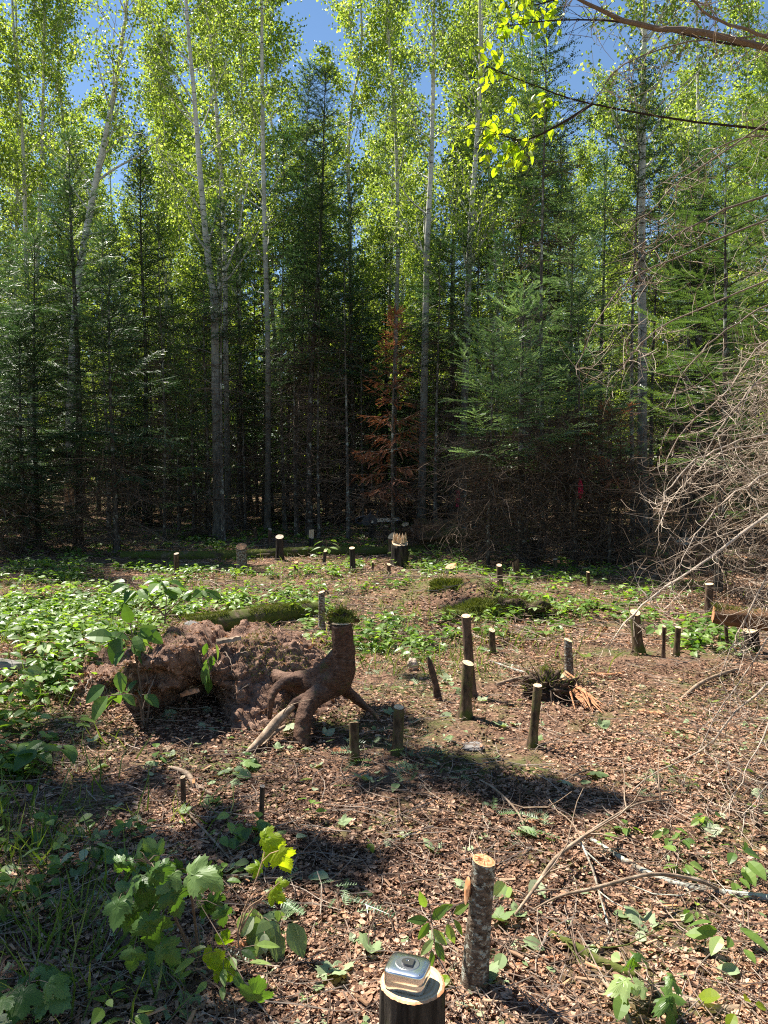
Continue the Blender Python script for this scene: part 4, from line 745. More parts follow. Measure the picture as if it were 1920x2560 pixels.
lp = [at(1783, 1534, 5.75), at(1850, 1545, 5.7), at(2010, 1562, 5.6)]
log('mossy log with an orange sawn end resting across a broad stump', lp, [.066, .072, .078], 'rottenlog', 'orangewood', moss=1300, amp=.16)
# ------------------------------------------------------------------ rocks, heaps, root clump
def blob(name, label, cat, p, size, mat, seed, n=28, amp=.25, moss=0, flat=0, freq=2.2):
    u = np.linspace(0, np.pi, n); v = np.linspace(0, 2 * np.pi, n * 2, endpoint=False); U, Vv = np.meshgrid(u, v, indexing='ij'); D = np.stack([np.sin(U) * np.cos(Vv), np.sin(U) * np.sin(Vv), np.cos(U)], -1)
    d = 1 + amp * 2 * (fbm(D[..., 0] * freq + seed, D[..., 1] * freq + D[..., 2] * freq * 1.3, seed, 4)); P = D * d[..., None] * np.array(size)
    if flat: P[..., 2] = np.minimum(P[..., 2], size[2] * flat)
    i, j = np.meshgrid(np.arange(n - 1), np.arange(2 * n), indexing='ij'); a = i * 2 * n + j; b = i * 2 * n + (j + 1) % (2 * n); o = MB().add(P.reshape(-1, 3), np.stack([a, a + 2 * n, b + 2 * n, b], -1).reshape(-1, 4)[:, ::-1]).build(name, M[mat], None, True)
    o.location = tuple(p); tag(o, label, cat)
    if moss:
        k = rng.integers(0, n * n, moss); q = P.reshape(-1, 3)[k] * .98; q = q[q[:, 2] > -size[2] * .1]; m = len(q); q = q + rng.normal(size=q.shape) * size[0] * .05
        MB().add(*spread(*BL, q, frame(q / size[0] + rdir(m) * .7 + [0, 0, .4], rdir(m)), np.stack([.02 + .04 * rng.random(m), np.full(m, .10), np.full(m, .04)], -1))).build('moss', M['moss'], o)
    return o
blob('rock', 'flat grey square stone in the shade beside the leaning mossy pole', 'rock', G(1183, 1868), (.058, .05, .03), 'rock', 3, amp=.12, flat=.5)
blob('rock', 'pale rounded stone near the charred-looking broken stick', 'rock', G(1032, 1672) + [0, 0, .02], (.045, .05, .055), 'rust_rock', 5, amp=.15)
blob('rock', 'smooth stone lodged in the top of the soil heap', 'rock', at(478, 1566, 4.62), (.055, .05, .03), 'rock', 7, amp=.12)
blob('rock', 'smooth grey stone half out of the ground at the left edge', 'rock', G(5, 1675) + [0, 0, .02], (.16, .05, .045), 'rock', 9, amp=.15)
blob('moss_cushion', 'yellow-green moss cushion in front of the orange-topped stump', 'moss', G(1128, 1495) + [0, 0, .05], (.20, .16, .13), 'mossbase', 11, moss=9000, amp=.3)
blob('moss_cushion', 'darker mossy hummock right of the moss cushion', 'moss', G(1190, 1540) + [0, 0, .02], (.26, .16, .09), 'mossbase', 13, moss=6000, amp=.35)
blob('rotten_stump', 'dark crumbling rotten stump with wet plants around it', 'stump', G(1290, 1540) + [0, 0, .03], (.30, .16, .10), 'darkwood', 15, moss=2500, amp=.6, freq=3.5)
blob('earth_heap', 'dark heap of earth and roots under the far trees', 'heap', gl(1100, 13.6, .03), (.75, .4, .30), 'soil', 17, amp=.4, freq=3)
blob('rotten_stump', 'mossy crumbled clod just behind the top of the crooked stump', 'stump', at(852, 1552, 4.55), (.075, .06, .045), 'darkwood', 19, amp=.5, freq=3.5, moss=600)
rc = G(1370, 1745); rcl = blob('root_clump', 'torn-out tangled root clump with orange splintered wood streaming from it', 'root', rc + [0, 0, .05], (.12, .09, .085), 'darkwood', 21, amp=.6, freq=3.5, moss=500)
n = 60; q = rdir(n) * np.array([.11, .09, .07]); RT = grow(q, q + [0, -.03, 0], .05 + .16 * rng.random(n), 6, rdir(n) * 1.2, .25)
for i in range(n): MB().add(*tubes(RT[i:i + 1], np.linspace(.004, .001, 6)[None], 4, rng.random())).build('rootlet', M['darktwig'], rcl)
n = 34; e0 = at(1408, 1692, 4.75) - rc; e1 = G(1485, 1778, .01) - rc; q0 = e0 + rng.normal(size=(n, 3)) * .018; q1 = e1 + rng.normal(size=(n, 3)) * np.array([.045, .03, .008]); tt = rng.random((n, 1)) * .45; qa = q0 + (q1 - q0) * tt; qb = qa + (q1 - qa) * (.5 + .5 * rng.random((n, 1)))
MB().add(*tubes(np.stack([qa, (qa + qb) / 2 + rng.normal(size=(n, 3)) * .006 + [0, 0, .012], qb], 1) - [0, 0, .05], np.array([[.007, .008, .002]]), 4)).build('splintered_wood', M['orangewood'], rcl)
def chunk(label, px, py, size, rz, mat, seed, name='wood_chunk'):
    p = G(px, py); r = np.random.default_rng(seed); n = 9; X1 = np.linspace(-1, 1, n); V = []
    for x in X1:
        h = 1 - .35 * abs(x) ** 3; V += [(x * size[0], -size[1] * h * (.8 + .4 * r.random()), 0), (x * size[0], size[1] * h * (.8 + .4 * r.random()), 0), (x * size[0], size[1] * .6 * h, size[2] * (.6 + .7 * r.random())), (x * size[0], -size[1] * .6 * h, size[2] * (.6 + .7 * r.random()))]
    f = []
    for i in range(n - 1):
        for k in range(4): f.append((i * 4 + k, i * 4 + (k + 1) % 4, i * 4 + 4 + (k + 1) % 4, i * 4 + 4 + k))
    f += [(3, 2, 1, 0), tuple((n - 1) * 4 + k for k in range(4))]; o = MB().add(V, np.array(f)).build(name, M[mat]); o.location = tuple(p + [0, 0, .004]); o.rotation_euler = (r.normal() * .12, r.normal() * .1, rz); return tag(o, label, 'wood chunk')
chunk('bright orange slab of rotten wood on the open litter', 1628, 1788, (.075, .022, .020), -.5, 'orangewood', 1)
chunk('orange piece of split wood near the small green leaves by the arching branch', 1345, 2060, (.05, .016, .012), .3, 'orangewood', 2)
chunk('pale wedge of wood lying in front of the soil heap', 418, 1880, (.022, .05, .016), .3, 'palewood', 3)
chunk('bark plate lying on top of the soil heap', 560, 1600, (.07, .02, .018), .35, 'palewood', 4).location = tuple(at(572, 1603, 4.32))
chunk('orange torn root end sticking out of the soil heap', 480, 1740, (.05, .02, .02), .6, 'orangewood', 5).location = tuple(at(475, 1735, 4.08))
chunk('splintered pale offcut beside the short pale-topped pole', 850, 1880, (.045, .018, .012), -.7, 'orangewood', 6)
chunk('small square offcut of wood left of the tape stump', 600, 2380, (.03, .02, .02), .5, 'orangewood', 7)
chunk('bare flake of wood near the bottom of the mossy grey pole pair', 1330, 1800, (.04, .016, .012), -.4, 'palewood', 8)
# ------------------------------------------------------------------ tape measure
tp = thing('tape_measure', 'chrome tape measure lying flat on the sawn top of the nearest stump', 'tape measure', at(1019, 2416, 1.625) * 0 + np.array([0, 0, 0]))
tz = Tt[2] + .0042; d = ray(1019, 2418); tt = (tz + .034 - EYE) / d[2]; cc = np.array([0, 0, EYE]) + d * tt; tp.location = (cc[0], cc[1], tz); tp.rotation_euler = (0, 0, -.33); tp.scale = (1, 1, 1.2)
a = np.linspace(0, 2 * np.pi, 72, endpoint=False)
def sq(ax, by, e, z, s=1.0, ox=0): 
    return np.stack([np.sign(np.cos(a)) * np.abs(np.cos(a)) ** e * ax * s + ox, np.sign(np.sin(a)) * np.abs(np.sin(a)) ** e * by * s, np.full(72, z)], -1)
def loft(L, cap=True):
    n = len(L[0]); i = np.arange(n); fs = [np.stack([i + k * n, (i + 1) % n + k * n, (i + 1) % n + (k + 1) * n, i + (k + 1) * n], -1) for k in range(len(L) - 1)]; V = np.vstack(list(L) + [L[-1].mean(0)[None], L[0].mean(0)[None]])
    return V, [np.concatenate(fs), np.concatenate([np.stack([i + (len(L) - 1) * n, (i + 1) % n + (len(L) - 1) * n, np.full(n, len(L) * n)], -1), np.stack([i, (i + 1) % n, np.full(n, len(L) * n + 1)], -1)[:, ::-1]])]
A_, B_ = .045, .038; E = .38
body = [sq(A_, B_, E, 0, .93), sq(A_, B_, E, .002, .985), sq(A_, B_, E, .016, 1.0), sq(A_, B_, E, 0.0168, .985), sq(A_, B_, E, .0176, 1.0), sq(A_, B_, E, .0285, 1.0), sq(A_, B_, E, .0315, .99), sq(A_, B_, E, .0332, .965), sq(A_, B_, E, .0342, .91), sq(A_, B_, E, .0352, .72), sq(A_, B_, E, .0357, .4)]
MB().add(*loft(body)).build('case', M['chrome'], tp, True)
def ringd(R0, z, s=1): R0 = R0 * 1.13; return np.stack([np.cos(a) * R0, np.sin(a) * R0 * .9, np.full(72, z)], -1)
MB().add(*loft([ringd(.0235, .0345), ringd(.0235, .0358), ringd(.022, .0362), ringd(.0, .0362)])).build('side_disc', M['chrome2'], tp)
# raised badge: square right half, round left half, with a curved dent
def badge(s, z): 
    th = np.linspace(np.pi / 2, 3 * np.pi / 2, 20); L = [(.013 * math.cos(t) * s, .0115 * math.sin(t) * s) for t in th] + [(.014 * s, -.0115 * s), (.014 * s, .0115 * s)]; return np.array([(x, y, z) for x, y in L])
MB().add(*loft([badge(1, .0360), badge(1, .0393), badge(.95, .0400)])).build('badge', M['chromedark'], tp)
th = np.linspace(.6, 2.9, 14); MB().add(*tubes(np.stack([.004 * np.cos(th), .004 * np.sin(th) - .001, np.full(14, .0401)], -1)[None], np.full((1, 14), .0008), 6)).build('badge_mark', M['chrome'], tp)
for sx, sy in ((1, 1), (1, -1), (-1, 1), (-1, -1)):
    c = np.stack([np.cos(a) * .0017 + sx * .0345, np.sin(a) * .0017 + sy * .027, np.full(72, .0335)], -1); MB().add(*loft([c, c + [0, 0, .0012]])).build('screw', M['chromedark'], tp)
# ------------------------------------------------------------------ chainsaw on its stump
st = stump('dark stump at the edge of the wood with a chainsaw standing on it', (929, 1311), (930, 1352), 15, bark='furrow')
SY = st.location.y; cz = at(929, 1311, SY)
ch = thing('chainsaw', 'dark blue chainsaw resting on a far stump, bar pointing right', 'chainsaw', cz + [0, 0, .005]); ch.rotation_euler = (0, -.06, 0)
def prism(prof, y0, y1):
    n = len(prof); V = [(x, y0, z) for x, z in prof] + [(x, y1, z) for x, z in prof]; i = np.arange(n); V = np.array(V); c0 = V[:n].mean(0); c1 = V[n:].mean(0); V = np.vstack([V, c0, c1])
    return V, [np.stack([i, (i + 1) % n, (i + 1) % n + n, i + n], -1), np.concatenate([np.stack([(i + 1) % n, i, np.full(n, 2 * n)], -1), np.stack([i + n, (i + 1) % n + n, np.full(n, 2 * n + 1)], -1)])]
MB().add(*prism([(-.17, 0), (.10, 0), (.12, .04), (.11, .11), (.07, .17), (-.04, .20), (-.13, .16), (-.18, .08)], -.07, .08)).build('body', M['plastic'], ch)
MB().add(*tubes(poly([(-.15, -.01, .03), (-.24, -.01, .03), (-.30, -.01, .06), (-.28, -.01, .13), (-.12, -.01, .17)], 16)[None], np.full((1, 16), .016), 8)).build('rear_handle', M['plastic'], ch)
MB().add(*tubes(poly([(-.02, -.09, .02), (-.03, -.11, .12), (-.01, -.08, .23), (.02, 0, .255), (.04, .08, .22), (.04, .10, .1)], 18)[None], np.full((1, 18), .012), 8)).build('front_handle', M['plastic'], ch)
MB().add(*prism([(.09, .15), (.12, .16), (.15, .25), (.12, .25)], -.06, .07)).build('hand_guard', M['plastic'], ch)
MB().add(*prism([(.10, .035), (.50, .045), (.535, .07), (.50, .095), (.10, .11)], -.058, -.052)).build('guide_bar', M['steel'], ch)
MB().add(*tubes(poly([(.11, -.055, .034), (.50, -.055, .043), (.538, -.055, .07), (.50, -.055, .097), (.11, -.055, .112)], 30)[None], np.full((1, 30), .005), 5, rough=.9)).build('chain', M['steel'], ch)
MB().add(*prism([(.02 + .025 * math.cos(t), .05 + .025 * math.sin(t)) for t in np.linspace(0, 6.1, 14)], -.078, -.07)).build('bar_nut_cover', M['steel'], ch)
# ------------------------------------------------------------------ pink ribbons
def ribbon(label, pts, wds, Y, loop=None):
    P = poly([at(x, y, Y) for x, y in pts], 24); wv = np.interp(np.linspace(0, 1, 24), np.linspace(0, 1, len(wds)), wds) / F * Y / 2; b = P[0].copy(); P = P - b; s = np.arange(24); off = np.stack([wv, .012 * np.sin(s * .7), 0 * wv], -1)
    o = MB().add(np.vstack([P - off, P + off]), np.stack([s[:-1], s[:-1] + 1, s[:-1] + 25, s[:-1] + 24], -1), .5).build('pink_ribbon', M['ribbon']); o.location = tuple(b); tag(o, label, 'ribbon', 'pink marking ribbons')
    if loop:
        lx, ly, lr = loop; c = at(lx, ly, Y) - b; c[1] = loop_y - b[1]; t = np.linspace(0, 2 * np.pi, 30); q = np.stack([c[0] + lr * np.cos(t), c[1] + lr * np.sin(t), c[2] + 0 * t], -1); V = np.vstack([q - [0, 0, .011], q + [0, 0, .011]]); i = np.arange(29)
        MB().add(V, np.stack([i, i + 1, i + 31, i + 30], -1), .5).build('tied_loop', M['ribbon'], o)
    return o
A7 = gxy(1150, 16.8); loop_y = A7[1]
ribbon('pink ribbon tied round the aspen foot, its tail hanging on the left', [(1144, 1226), (1145, 1245), (1143, 1268)], [6, 12, 7], 16.6, (1152, 1227, .102))
ribbon('wide pink ribbon hanging from the fir pole beside the dead twigs', [(1450, 1196), (1452, 1222), (1450, 1246)], [6, 13, 7], 10.88)
# ------------------------------------------------------------------ the dead spruce whose bare twigs fill the right side
db = gxy(2290, 4.7); dt = thing('dead_spruce', 'dead spruce at the right edge, its bleached drooping twigs a dense tangle', 'tree', db)
H = 6.2; z = np.linspace(0, H, 20); MB().add(*tubes(np.stack([.05 * np.sin(z), .04 * np.cos(z * 1.3), z], -1)[None], (.085 * (1 - .8 * z / H))[None], 12, rough=.06)).build('trunk', M['sprucebark'], dt, True)
def px3(l, Ya, Yb): 
    n = len(l); return np.array([at(x, y, Ya + (Yb - Ya) * i / (n - 1)) for i, (x, y) in enumerate(l)])
MAIN = [  # photo pixels, from the trunk side outwards; depth near the trunk and at the tip; thickness
 ([(2150, 200), (1960, 130), (1760, 80), (1600, 62), (1500, 25), (1430, -20)], 3.9, 3.0, .026),
 ([(2100, 180), (1960, 110), (1800, 50), (1720, -15)], 3.9, 3.2, .016),
 ([(2100, 40), (1900, 85), (1720, 105), (1560, 160), (1500, 230), (1430, 300)], 4.0, 3.3, .006),
 ([(2150, 420), (1920, 486), (1770, 544), (1683, 596), (1614, 637), (1562, 720)], 4.0, 3.4, .010),
 ([(2150, 180), (1920, 307), (1770, 405), (1683, 463), (1640, 510), (1560, 590)], 4.1, 3.6, .008),
 ([(2150, 330), (1920, 340), (1830, 355), (1700, 430), (1600, 500)], 4.2, 3.7, .007),
 ([(2100, 480), (1820, 590), (1684, 650), (1568, 700), (1487, 822), (1446, 903), (1443, 935)], 4.1, 3.5, .008),
 ([(2150, 580), (1920, 700), (1684, 800), (1603, 858), (1573, 895), (1556, 935)], 4.2, 3.7, .008),
 ([(2150, 680), (1920, 760), (1850, 806), (1777, 855), (1740, 900), (1690, 960), (1700, 1050)], 4.2, 3.8, .008),
 ([(2150, 860), (1920, 934), (1853, 1002), (1810, 1062), (1777, 1108), (1750, 1180)], 4.0, 3.7, .008),
 ([(2150, 760), (1920, 850), (1825, 969), (1755, 1030), (1694, 1093), (1666, 1164), (1668, 1190)], 4.3, 3.8, .008),
 ([(2150, 1010), (1920, 1084), (1842, 1104), (1777, 1134), (1733, 1156), (1681, 1208), (1662, 1247), (1645, 1290)], 4.1, 3.6, .009),
 ([(2150, 1040), (1920, 1105), (1800, 1130), (1720, 1200), (1670, 1260), (1640, 1330)], 4.4, 3.8, .008),
 ([(2150, 1090), (1920, 1186), (1864, 1214), (1809, 1256), (1777, 1290), (1730, 1350), (1700, 1420)], 4.2, 3.7, .009),
 ([(2150, 1150), (1960, 1260), (1791, 1380), (1702, 1443), (1642, 1481), (1596, 1522), (1543, 1582)], 4.0, 3.4, .012),
 ([(2150, 1220), (1960, 1380), (1862, 1552), (1834, 1608), (1800, 1690)], 3.9, 3.5, .008),
 ([(2150, 1420), (1920, 1705), (1840, 1780), (1770, 1867), (1654, 1925), (1560, 2000), (1480, 2030)], 3.7, 3.1, .009),
 ([(2150, 1500), (1960, 1560), (1850, 1700), (1760, 1850), (1700, 1960)], 3.8, 3.3, .007),
 ([(2150, 1600), (1980, 1720), (1900, 1860), (1850, 1960), (1800, 2050)], 3.4, 3.0, .007),
 ([(2050, 1820), (1960, 1900), (1900, 1990), (1860, 2040)], 3.1, 2.9, .006),
]
rd_ = np.random.default_rng(5); mains = []; mr = []
for l, a_, b_, th_ in MAIN:
    P = poly(px3(l, a_, b_) - db, 16); P[0] = np.array([0, 0, P[0][2]]); mains.append(P + rd_.normal(size=P.shape) * .004); mr.append(np.linspace(th_ * .72, th_ * .2, 16))
mains = np.array(mains); mr = np.array(mr)
big = MB().add(*tubes(mains, mr, 7, np.where(np.arange(len(mains)) < 9, .12 + .2 * rd_.random(len(mains)), .45 + .4 * rd_.random(len(mains))), rough=.3))  # upper branches toned darker: their shade is put into the colour
nb = 195; hh = np.where(rd_.random(nb) < .6, .9 + 2.1 * rd_.random(nb), 2.6 + 2.3 * rd_.random(nb)); az = np.pi + (rd_.random(nb) - .5) * 2.9; f = hh / H; d0 = np.stack([np.cos(az), np.sin(az), .15 - .5 * rd_.random(nb)], -1)
L = (1.0 + .55 * rd_.random(nb)) * np.interp(hh, [0, 1.3, 2.4, 4.2], [1.05, 1.0, .80, .55]); Bb = grow(np.stack([0 * hh, 0 * hh, hh], -1), d0, L, 16, np.array([0, 0, -.62]), .045, rd_)
big.add(*tubes(Bb, (.0030 + .0024 * rd_.random(nb))[:, None] * np.linspace(1.3, .35, 16)[None], 5, rd_.random(nb), rough=.2)); big.build('branches', M['deadtwig'], dt)
allb = np.concatenate([mains, Bb]); nt_ = 17; q, t, fr, ix = sample(allb, nt_, .22, 1, rd_)
ang = rdir(len(q), rd_); d1 = nrm(t * .55 + ang * .9 + np.array([0, 0, -.35])); curl = np.stack([.9 * rd_.random(len(q)) + .1, rd_.normal(size=len(q)) * .8, 1.5 * (rd_.random(len(q)) - .25)], -1) * 1.3
L1 = (.12 + .34 * rd_.random(len(q)) ** 1.3) * np.where(ix < len(mains), .6, 1.); C1 = grow(q, d1, L1, 9, curl, .07, rd_); tw_ = MB().add(*tubes(C1, np.linspace(.0021, .0008, 9)[None], 4, (.2 + .75 * rd_.random(len(q))) * np.where(ix < 9, .45, 1)))  # twigs of the upper branches carry the same painted shade
q2, t2, f2, _ = sample(C1, 3, .25, .95, rd_); m = len(q2); d2 = nrm(t2 * .6 + rdir(m, rd_)); C2 = grow(q2, d2, .05 + .16 * rd_.random(m), 6, rdir(m, rd_) * 1.1 + [0, 0, .3], .08, rd_); tw_.add(*tubes(C2, np.linspace(.0015, .0007, 6)[None], 3, .25 + .75 * rd_.random(m)))
tw_.build('twigs', M['deadtwig'], dt)
# a few clumps of clinging rust needles
k = rd_.choice(len(q2), 46); cl = []; 
for i in k[:5]: cl.append(q2[i] + rd_.normal(size=(18, 3)) * .03)
cl = np.concatenate(cl); MB().add(*spread(*TWF, cl, frame(rdir(len(cl)) + [0, 0, -.6], rdir(len(cl))), .05 + .05 * rng.random(len(cl)))).build('dead_needles', M['rust'], dt)
# --- birch off to the right whose leafy bough hangs in at the top
bb = gxy(2500, 4.2); bt = thing('birch_tree', 'birch whose bough of glowing yellow-green leaves hangs in at the top right', 'tree', bb)
z = np.linspace(0, 5.5, 14); big = MB().add(*tubes(np.stack([.06 * np.sin(z), .05 * np.cos(z), z], -1)[None], np.linspace(.05, .02, 14)[None], 9))
BO = [([(2500, 420), (1960, 330), (1730, 304), (1480, 260), (1365, 225), (1215, 165)], 4.2, 3.4), ([(2500, 150), (1900, 120), (1600, 60), (1400, 50), (1240, 70)], 4.2, 3.5), ([(2500, -60), (1900, -60), (1500, -30), (1350, 10), (1260, 20)], 4.2, 3.5), ([(1480, 260), (1400, 310), (1310, 350), (1240, 330)], 3.6, 3.5)]
Bp_ = np.array([poly(px3(l, a_, b_) - bb, 14) for l, a_, b_ in BO]); big.add(*tubes(Bp_, np.linspace(.008, .0015, 14)[None], 5))
q, t, fr, _ = sample(Bp_, 26, .5, 1, rd_); Wt = grow(q, t + rdir(len(q), rd_) * .9, .10 + .15 * rd_.random(len(q)), 5, np.array([0, 0, -.7]), .1, rd_); big.add(*tubes(Wt, np.linspace(.0018, .0008, 5)[None], 3)); big.build('trunk', M['darktwig'], bt)
q, t, fr, _ = sample(Wt, 4, .2, 1, rd_); px_, py_, _f = proj(q + bb); kk = (px_ < 1400) & (py_ < 420); q = q[kk]; m = len(q)
x = nrm(rdir(m, rd_) * .7 + [0, -.1, -.5]); MB().add(*spread(*OVW, q, frame(x, rdir(m, rd_) + [0, -.6, .4]), .030 + .020 * rd_.random(m))).build('leaves', M['yellowleaf'], bt)
# ------------------------------------------------------------------ unseen maple added with leaf clumps placed to dapple the ground, more trees around
shade = [(1130, 1935, .15), (1230, 1975, .17), (1340, 1990, .16), (1440, 2005, .15), (1520, 2010, .10), (1060, 1900, .14), (960, 1960, .13),
 (120, 2120, .13), (60, 2350, .15), (220, 2250, .16), (300, 2480, .14), (420, 2330, .2), (370, 2290, .16), (400, 2420, .14), (160, 2520, .2), (520, 2520, .10), (330, 2130, .13), (640, 2160, .15), (760, 2180, .15), (860, 2160, .13), (560, 2120, .14), (900, 2230, .05), (440, 2180, .10), (230, 2420, .14), (380, 2400, .1), (700, 2290, .05),
 (60, 1900, .18), (180, 1830, .12), (250, 2000, .2), (380, 1960, .08), (90, 2020, .2), (470, 1790, .1), (560, 2040, .08), (350, 1700, .14), (900, 1850, .16), (980, 1810, .14), (60, 1375, .45), (420, 1365, .45), (700, 1385, .45), (1150, 1520, .15), (1250, 1530, .15), (1050, 1700, .10)]
mt = gxy(-1700, 6.2); mp = thing('added_shade_maple', 'unseen maple added outside the left edge, its leaf clumps placed to shade the ground', 'tree', mt); 
z = np.linspace(0, 11, 18); mb = MB().add(*tubes(np.stack([.1 * np.sin(z * .6), .1 * np.cos(z * .5), z], -1)[None], np.linspace(.13, .03, 18)[None], 10)); lb = MB()
for i, (px, py, rr_) in enumerate(shade):
    rr_ *= .85 if py > 1600 else 1; Q = G(px, py); t_ = 8.6 + 2.2 * ((i * 37) % 10) / 10
    if Q[1] > 6: t_ = 14 + (i % 3)
    C = Q + SUN * t_ - mt; n = int(260 * (rr_ / .2) ** 1.7); q = C + rd_.normal(size=(n, 3)) * np.array([rr_, rr_, rr_ * .8]) * .62
    lb.add(*spread(*KT, q, frame(rdir(n, rd_) + [0, 0, -.3], rdir(n, rd_) * .7 + SUN), .06 + .05 * rd_.random(n)))
    h = max(1.5, min(10.5, C[2] - np.hypot(C[0], C[1]) * .6)); s0 = np.array([.1 * math.sin(h * .6), .1 * math.cos(h * .5), h]); P = poly([s0, s0 * .5 + C * .5 + [0, 0, .15], C], 8); mb.add(*tubes(P[None], np.linspace(.018, .005, 8)[None], 4))
mb.build('trunk', M['mapbark'], mp, True); lb.build('crown', M['mapleleaf'], mp)
for i, (x, y, k) in enumerate([(-8.6, 7.6, 0), (-9.2, 11.0, 2), (-5.9, 12.6, 3)]): dup(CP[k], (x, y, T(x, y)), i * 2.1, 1.0, ['spruce just outside the left edge, nearest the camera', 'spruce just outside the left edge, behind the nearest one', 'small spruce just outside the left edge under the leaning aspen'][i], 'conifers deeper in the wood')
for i, (x, y) in enumerate([(-5, -6), (4, -7), (9, -2), (-10, -1), (10, 5), (-11, 5), (0, -11), (7.5, 9)]): dup(CP[i % 4], (x, y, T(x, y)), i, 1.1, 'conifer standing around the clearing outside the photo', 'conifers around the clearing')
# ------------------------------------------------------------------ individual plants
def plant(label, base, stems, leaf, size, mat='mapleleaf', name='maple_seedling', cat='seedling', pet=.05, sr=.0022, smat='twig', updir=(0, -.25, .9), n_leaf=None, droop=.3, seed=0, spreadr=1., pxl=None):
    """stems: list of world polylines; leaves at given pixels (px, py, Y, size) or scattered on the stems"""
    r_ = np.random.default_rng(seed + int(base[0] * 100) % 97 + 1); t = thing(name, label, cat, base); S = np.array([poly(np.array(s) - base, 10) for s in stems]); mb = MB().add(*tubes(S, np.linspace(sr, sr * .45, 10)[None], 5, .4)); lb = MB()
    if n_leaf:
        q, tn, fr, _ = sample(S, n_leaf, .45, 1.0, r_); m = len(q); a_ = r_.random(m) * 6.283; o = np.stack([np.cos(a_), np.sin(a_), -.1 + .4 * r_.random(m)], -1); e = q + o * pet * (.5 + r_.random((m, 1)))
        mb.add(*tubes(np.stack([q, (q + e) / 2 + [0, 0, .006], e], 1), np.full((1, 3), .0009), 3, .5)); dx = o * spreadr + np.array([0, 0, -droop]); up = r_.normal(size=(m, 3)) * .3 + np.array(updir)
        for v_ in range(3):
            lf = leaf if len(leaf[0]) < 60 else t_maple([.1, .35, .6][v_]); w3 = np.arange(m) % 3 == v_
            if w3.any(): lb.add(*spread(*lf, e[w3], frame(dx, up)[w3], size * (.6 + .7 * r_.random(int(w3.sum()))), r_.random(int(w3.sum()))))
    if pxl is not None:
        for (x, y, Y, s, ax, az_) in pxl:
            e = at(x, y, Y) - base; j = S.reshape(-1, 3); k = np.argmin(((j - e) ** 2).sum(1)); dx = np.array([[math.cos(ax), -.35, math.sin(ax)]]); up = np.array([[.25 * math.sin(az_), -.75, .65]]); e = e - dx[0] / np.linalg.norm(dx) * s * .4
            mb.add(*tubes(np.stack([j[k], (j[k] + e) / 2 + [0, 0, .008], e])[None], np.full((1, 3), .0011), 3, .5)); lb.add(*spread(*(leaf if len(leaf[0]) < 60 else t_maple(.1 + .5 * r_.random())), e[None], frame(dx, up + r_.normal(size=(1, 3)) * .2), np.array([s]), np.array([r_.random()])))
    mb.build('stem', M[smat], t); lb.build('leaves', M[mat], t); return t
def st(*l): return [at(x, y, Y) for x, y, Y in l]
b = G(500, 2420)
plant('maple sapling in the left foreground, large dark hanging leaves and one bright pale one', b, [st((500, 2420, b[1]), (490, 2330, b[1]), (480, 2250, 1.98), (470, 2170, 1.9)), st((500, 2420, b[1]), (440, 2300, 2.0), (400, 2200, 1.92), (360, 2140, 1.9)), st((500, 2420, b[1]), (400, 2350, 2.0), (340, 2270, 1.95), (310, 2230, 1.93))], t_maple(.25), .06, n_leaf=7, droop=.9, pet=.04, sr=.005, spreadr=.8, seed=3, updir=(0, -.9, .4),
 pxl=[(500, 2188, 1.86, 0.089, .15, .3), (528, 2200, 1.90, 0.068, -.5, -.4), (410, 2190, 1.9, 0.076, -1.2, .5), (350, 2230, 1.88, 0.085, -2.2, -.3), (320, 2290, 1.9, 0.085, -1.9, .4), (375, 2330, 1.86, 0.093, -1.4, .1), (440, 2250, 1.86, 0.076, -1.1, .5), (300, 2240, 1.95, 0.076, -2.6, .2), (420, 2380, 1.86, 0.068, -.6, -.2), (330, 2400, 1.86, 0.060, -1.7, .2), (385, 2125, 1.95, 0.060, 2.2, .4), (345, 2140, 1.95, 0.051, 1.2, .4), (640, 2480, 1.75, 0.076, 1.4, .2), (560, 2290, 1.95, 0.051, -1.3, .1)])
b = G(628, 2440)
plant('thin red-stemmed maple shoot with a few yellow-green toothed leaves', b, [st((628, 2440, b[1]), (600, 2380, b[1]), (598, 2310, 2.05), (640, 2200, 2.1), (662, 2130, 2.15)), st((600, 2330, 2.05), (640, 2260, 2.05), (700, 2205, 2.05)), st((600, 2330, 2.05), (620, 2270, 2.05), (670, 2240, 2.05))], t_maple(.2), .05, mat='yellowleaf', seed=5, smat='chips', sr=.003,
 pxl=[(672, 2095, 2.15, .065, .2, .2), (690, 2130, 2.15, .075, -.7, .3), (708, 2150, 2.12, .07, -1.0, -.3), (668, 2145, 2.15, .04, .3, 0), (640, 2168, 2.15, .045, 2.8, .4), (700, 2210, 2.05, .035, .5, .2), (690, 2240, 2.05, .05, -.3, .5), (560, 2350, 1.95, .045, 1.2, .3), (530, 2400, 1.9, .06, .7, .3), (560, 2430, 1.9, .06, -.6, .3)])
b = G(545, 2500); plant('leafy raspberry-like shoot with bright green leaflets at the foot of the maple sapling', b, [st((545, 2500, b[1]), (555, 2430, b[1]), (560, 2370, b[1]))], OV, .05, n_leaf=16, seed=8, mat='coverleaf', name='seedling', pet=.06)
b = G(700, 2390); plant('wilted cluster of drooping grey-green leaves in the half shade', b, [st((690, 2390, b[1]), (690, 2330, b[1]), (705, 2290, b[1])), st((690, 2390, b[1]), (660, 2320, b[1]), (650, 2290, b[1]))], OVW, .075, n_leaf=9, droop=1.4, mat='fallen', seed=9, name='seedling', pet=.03)
b = G(1090, 2400)
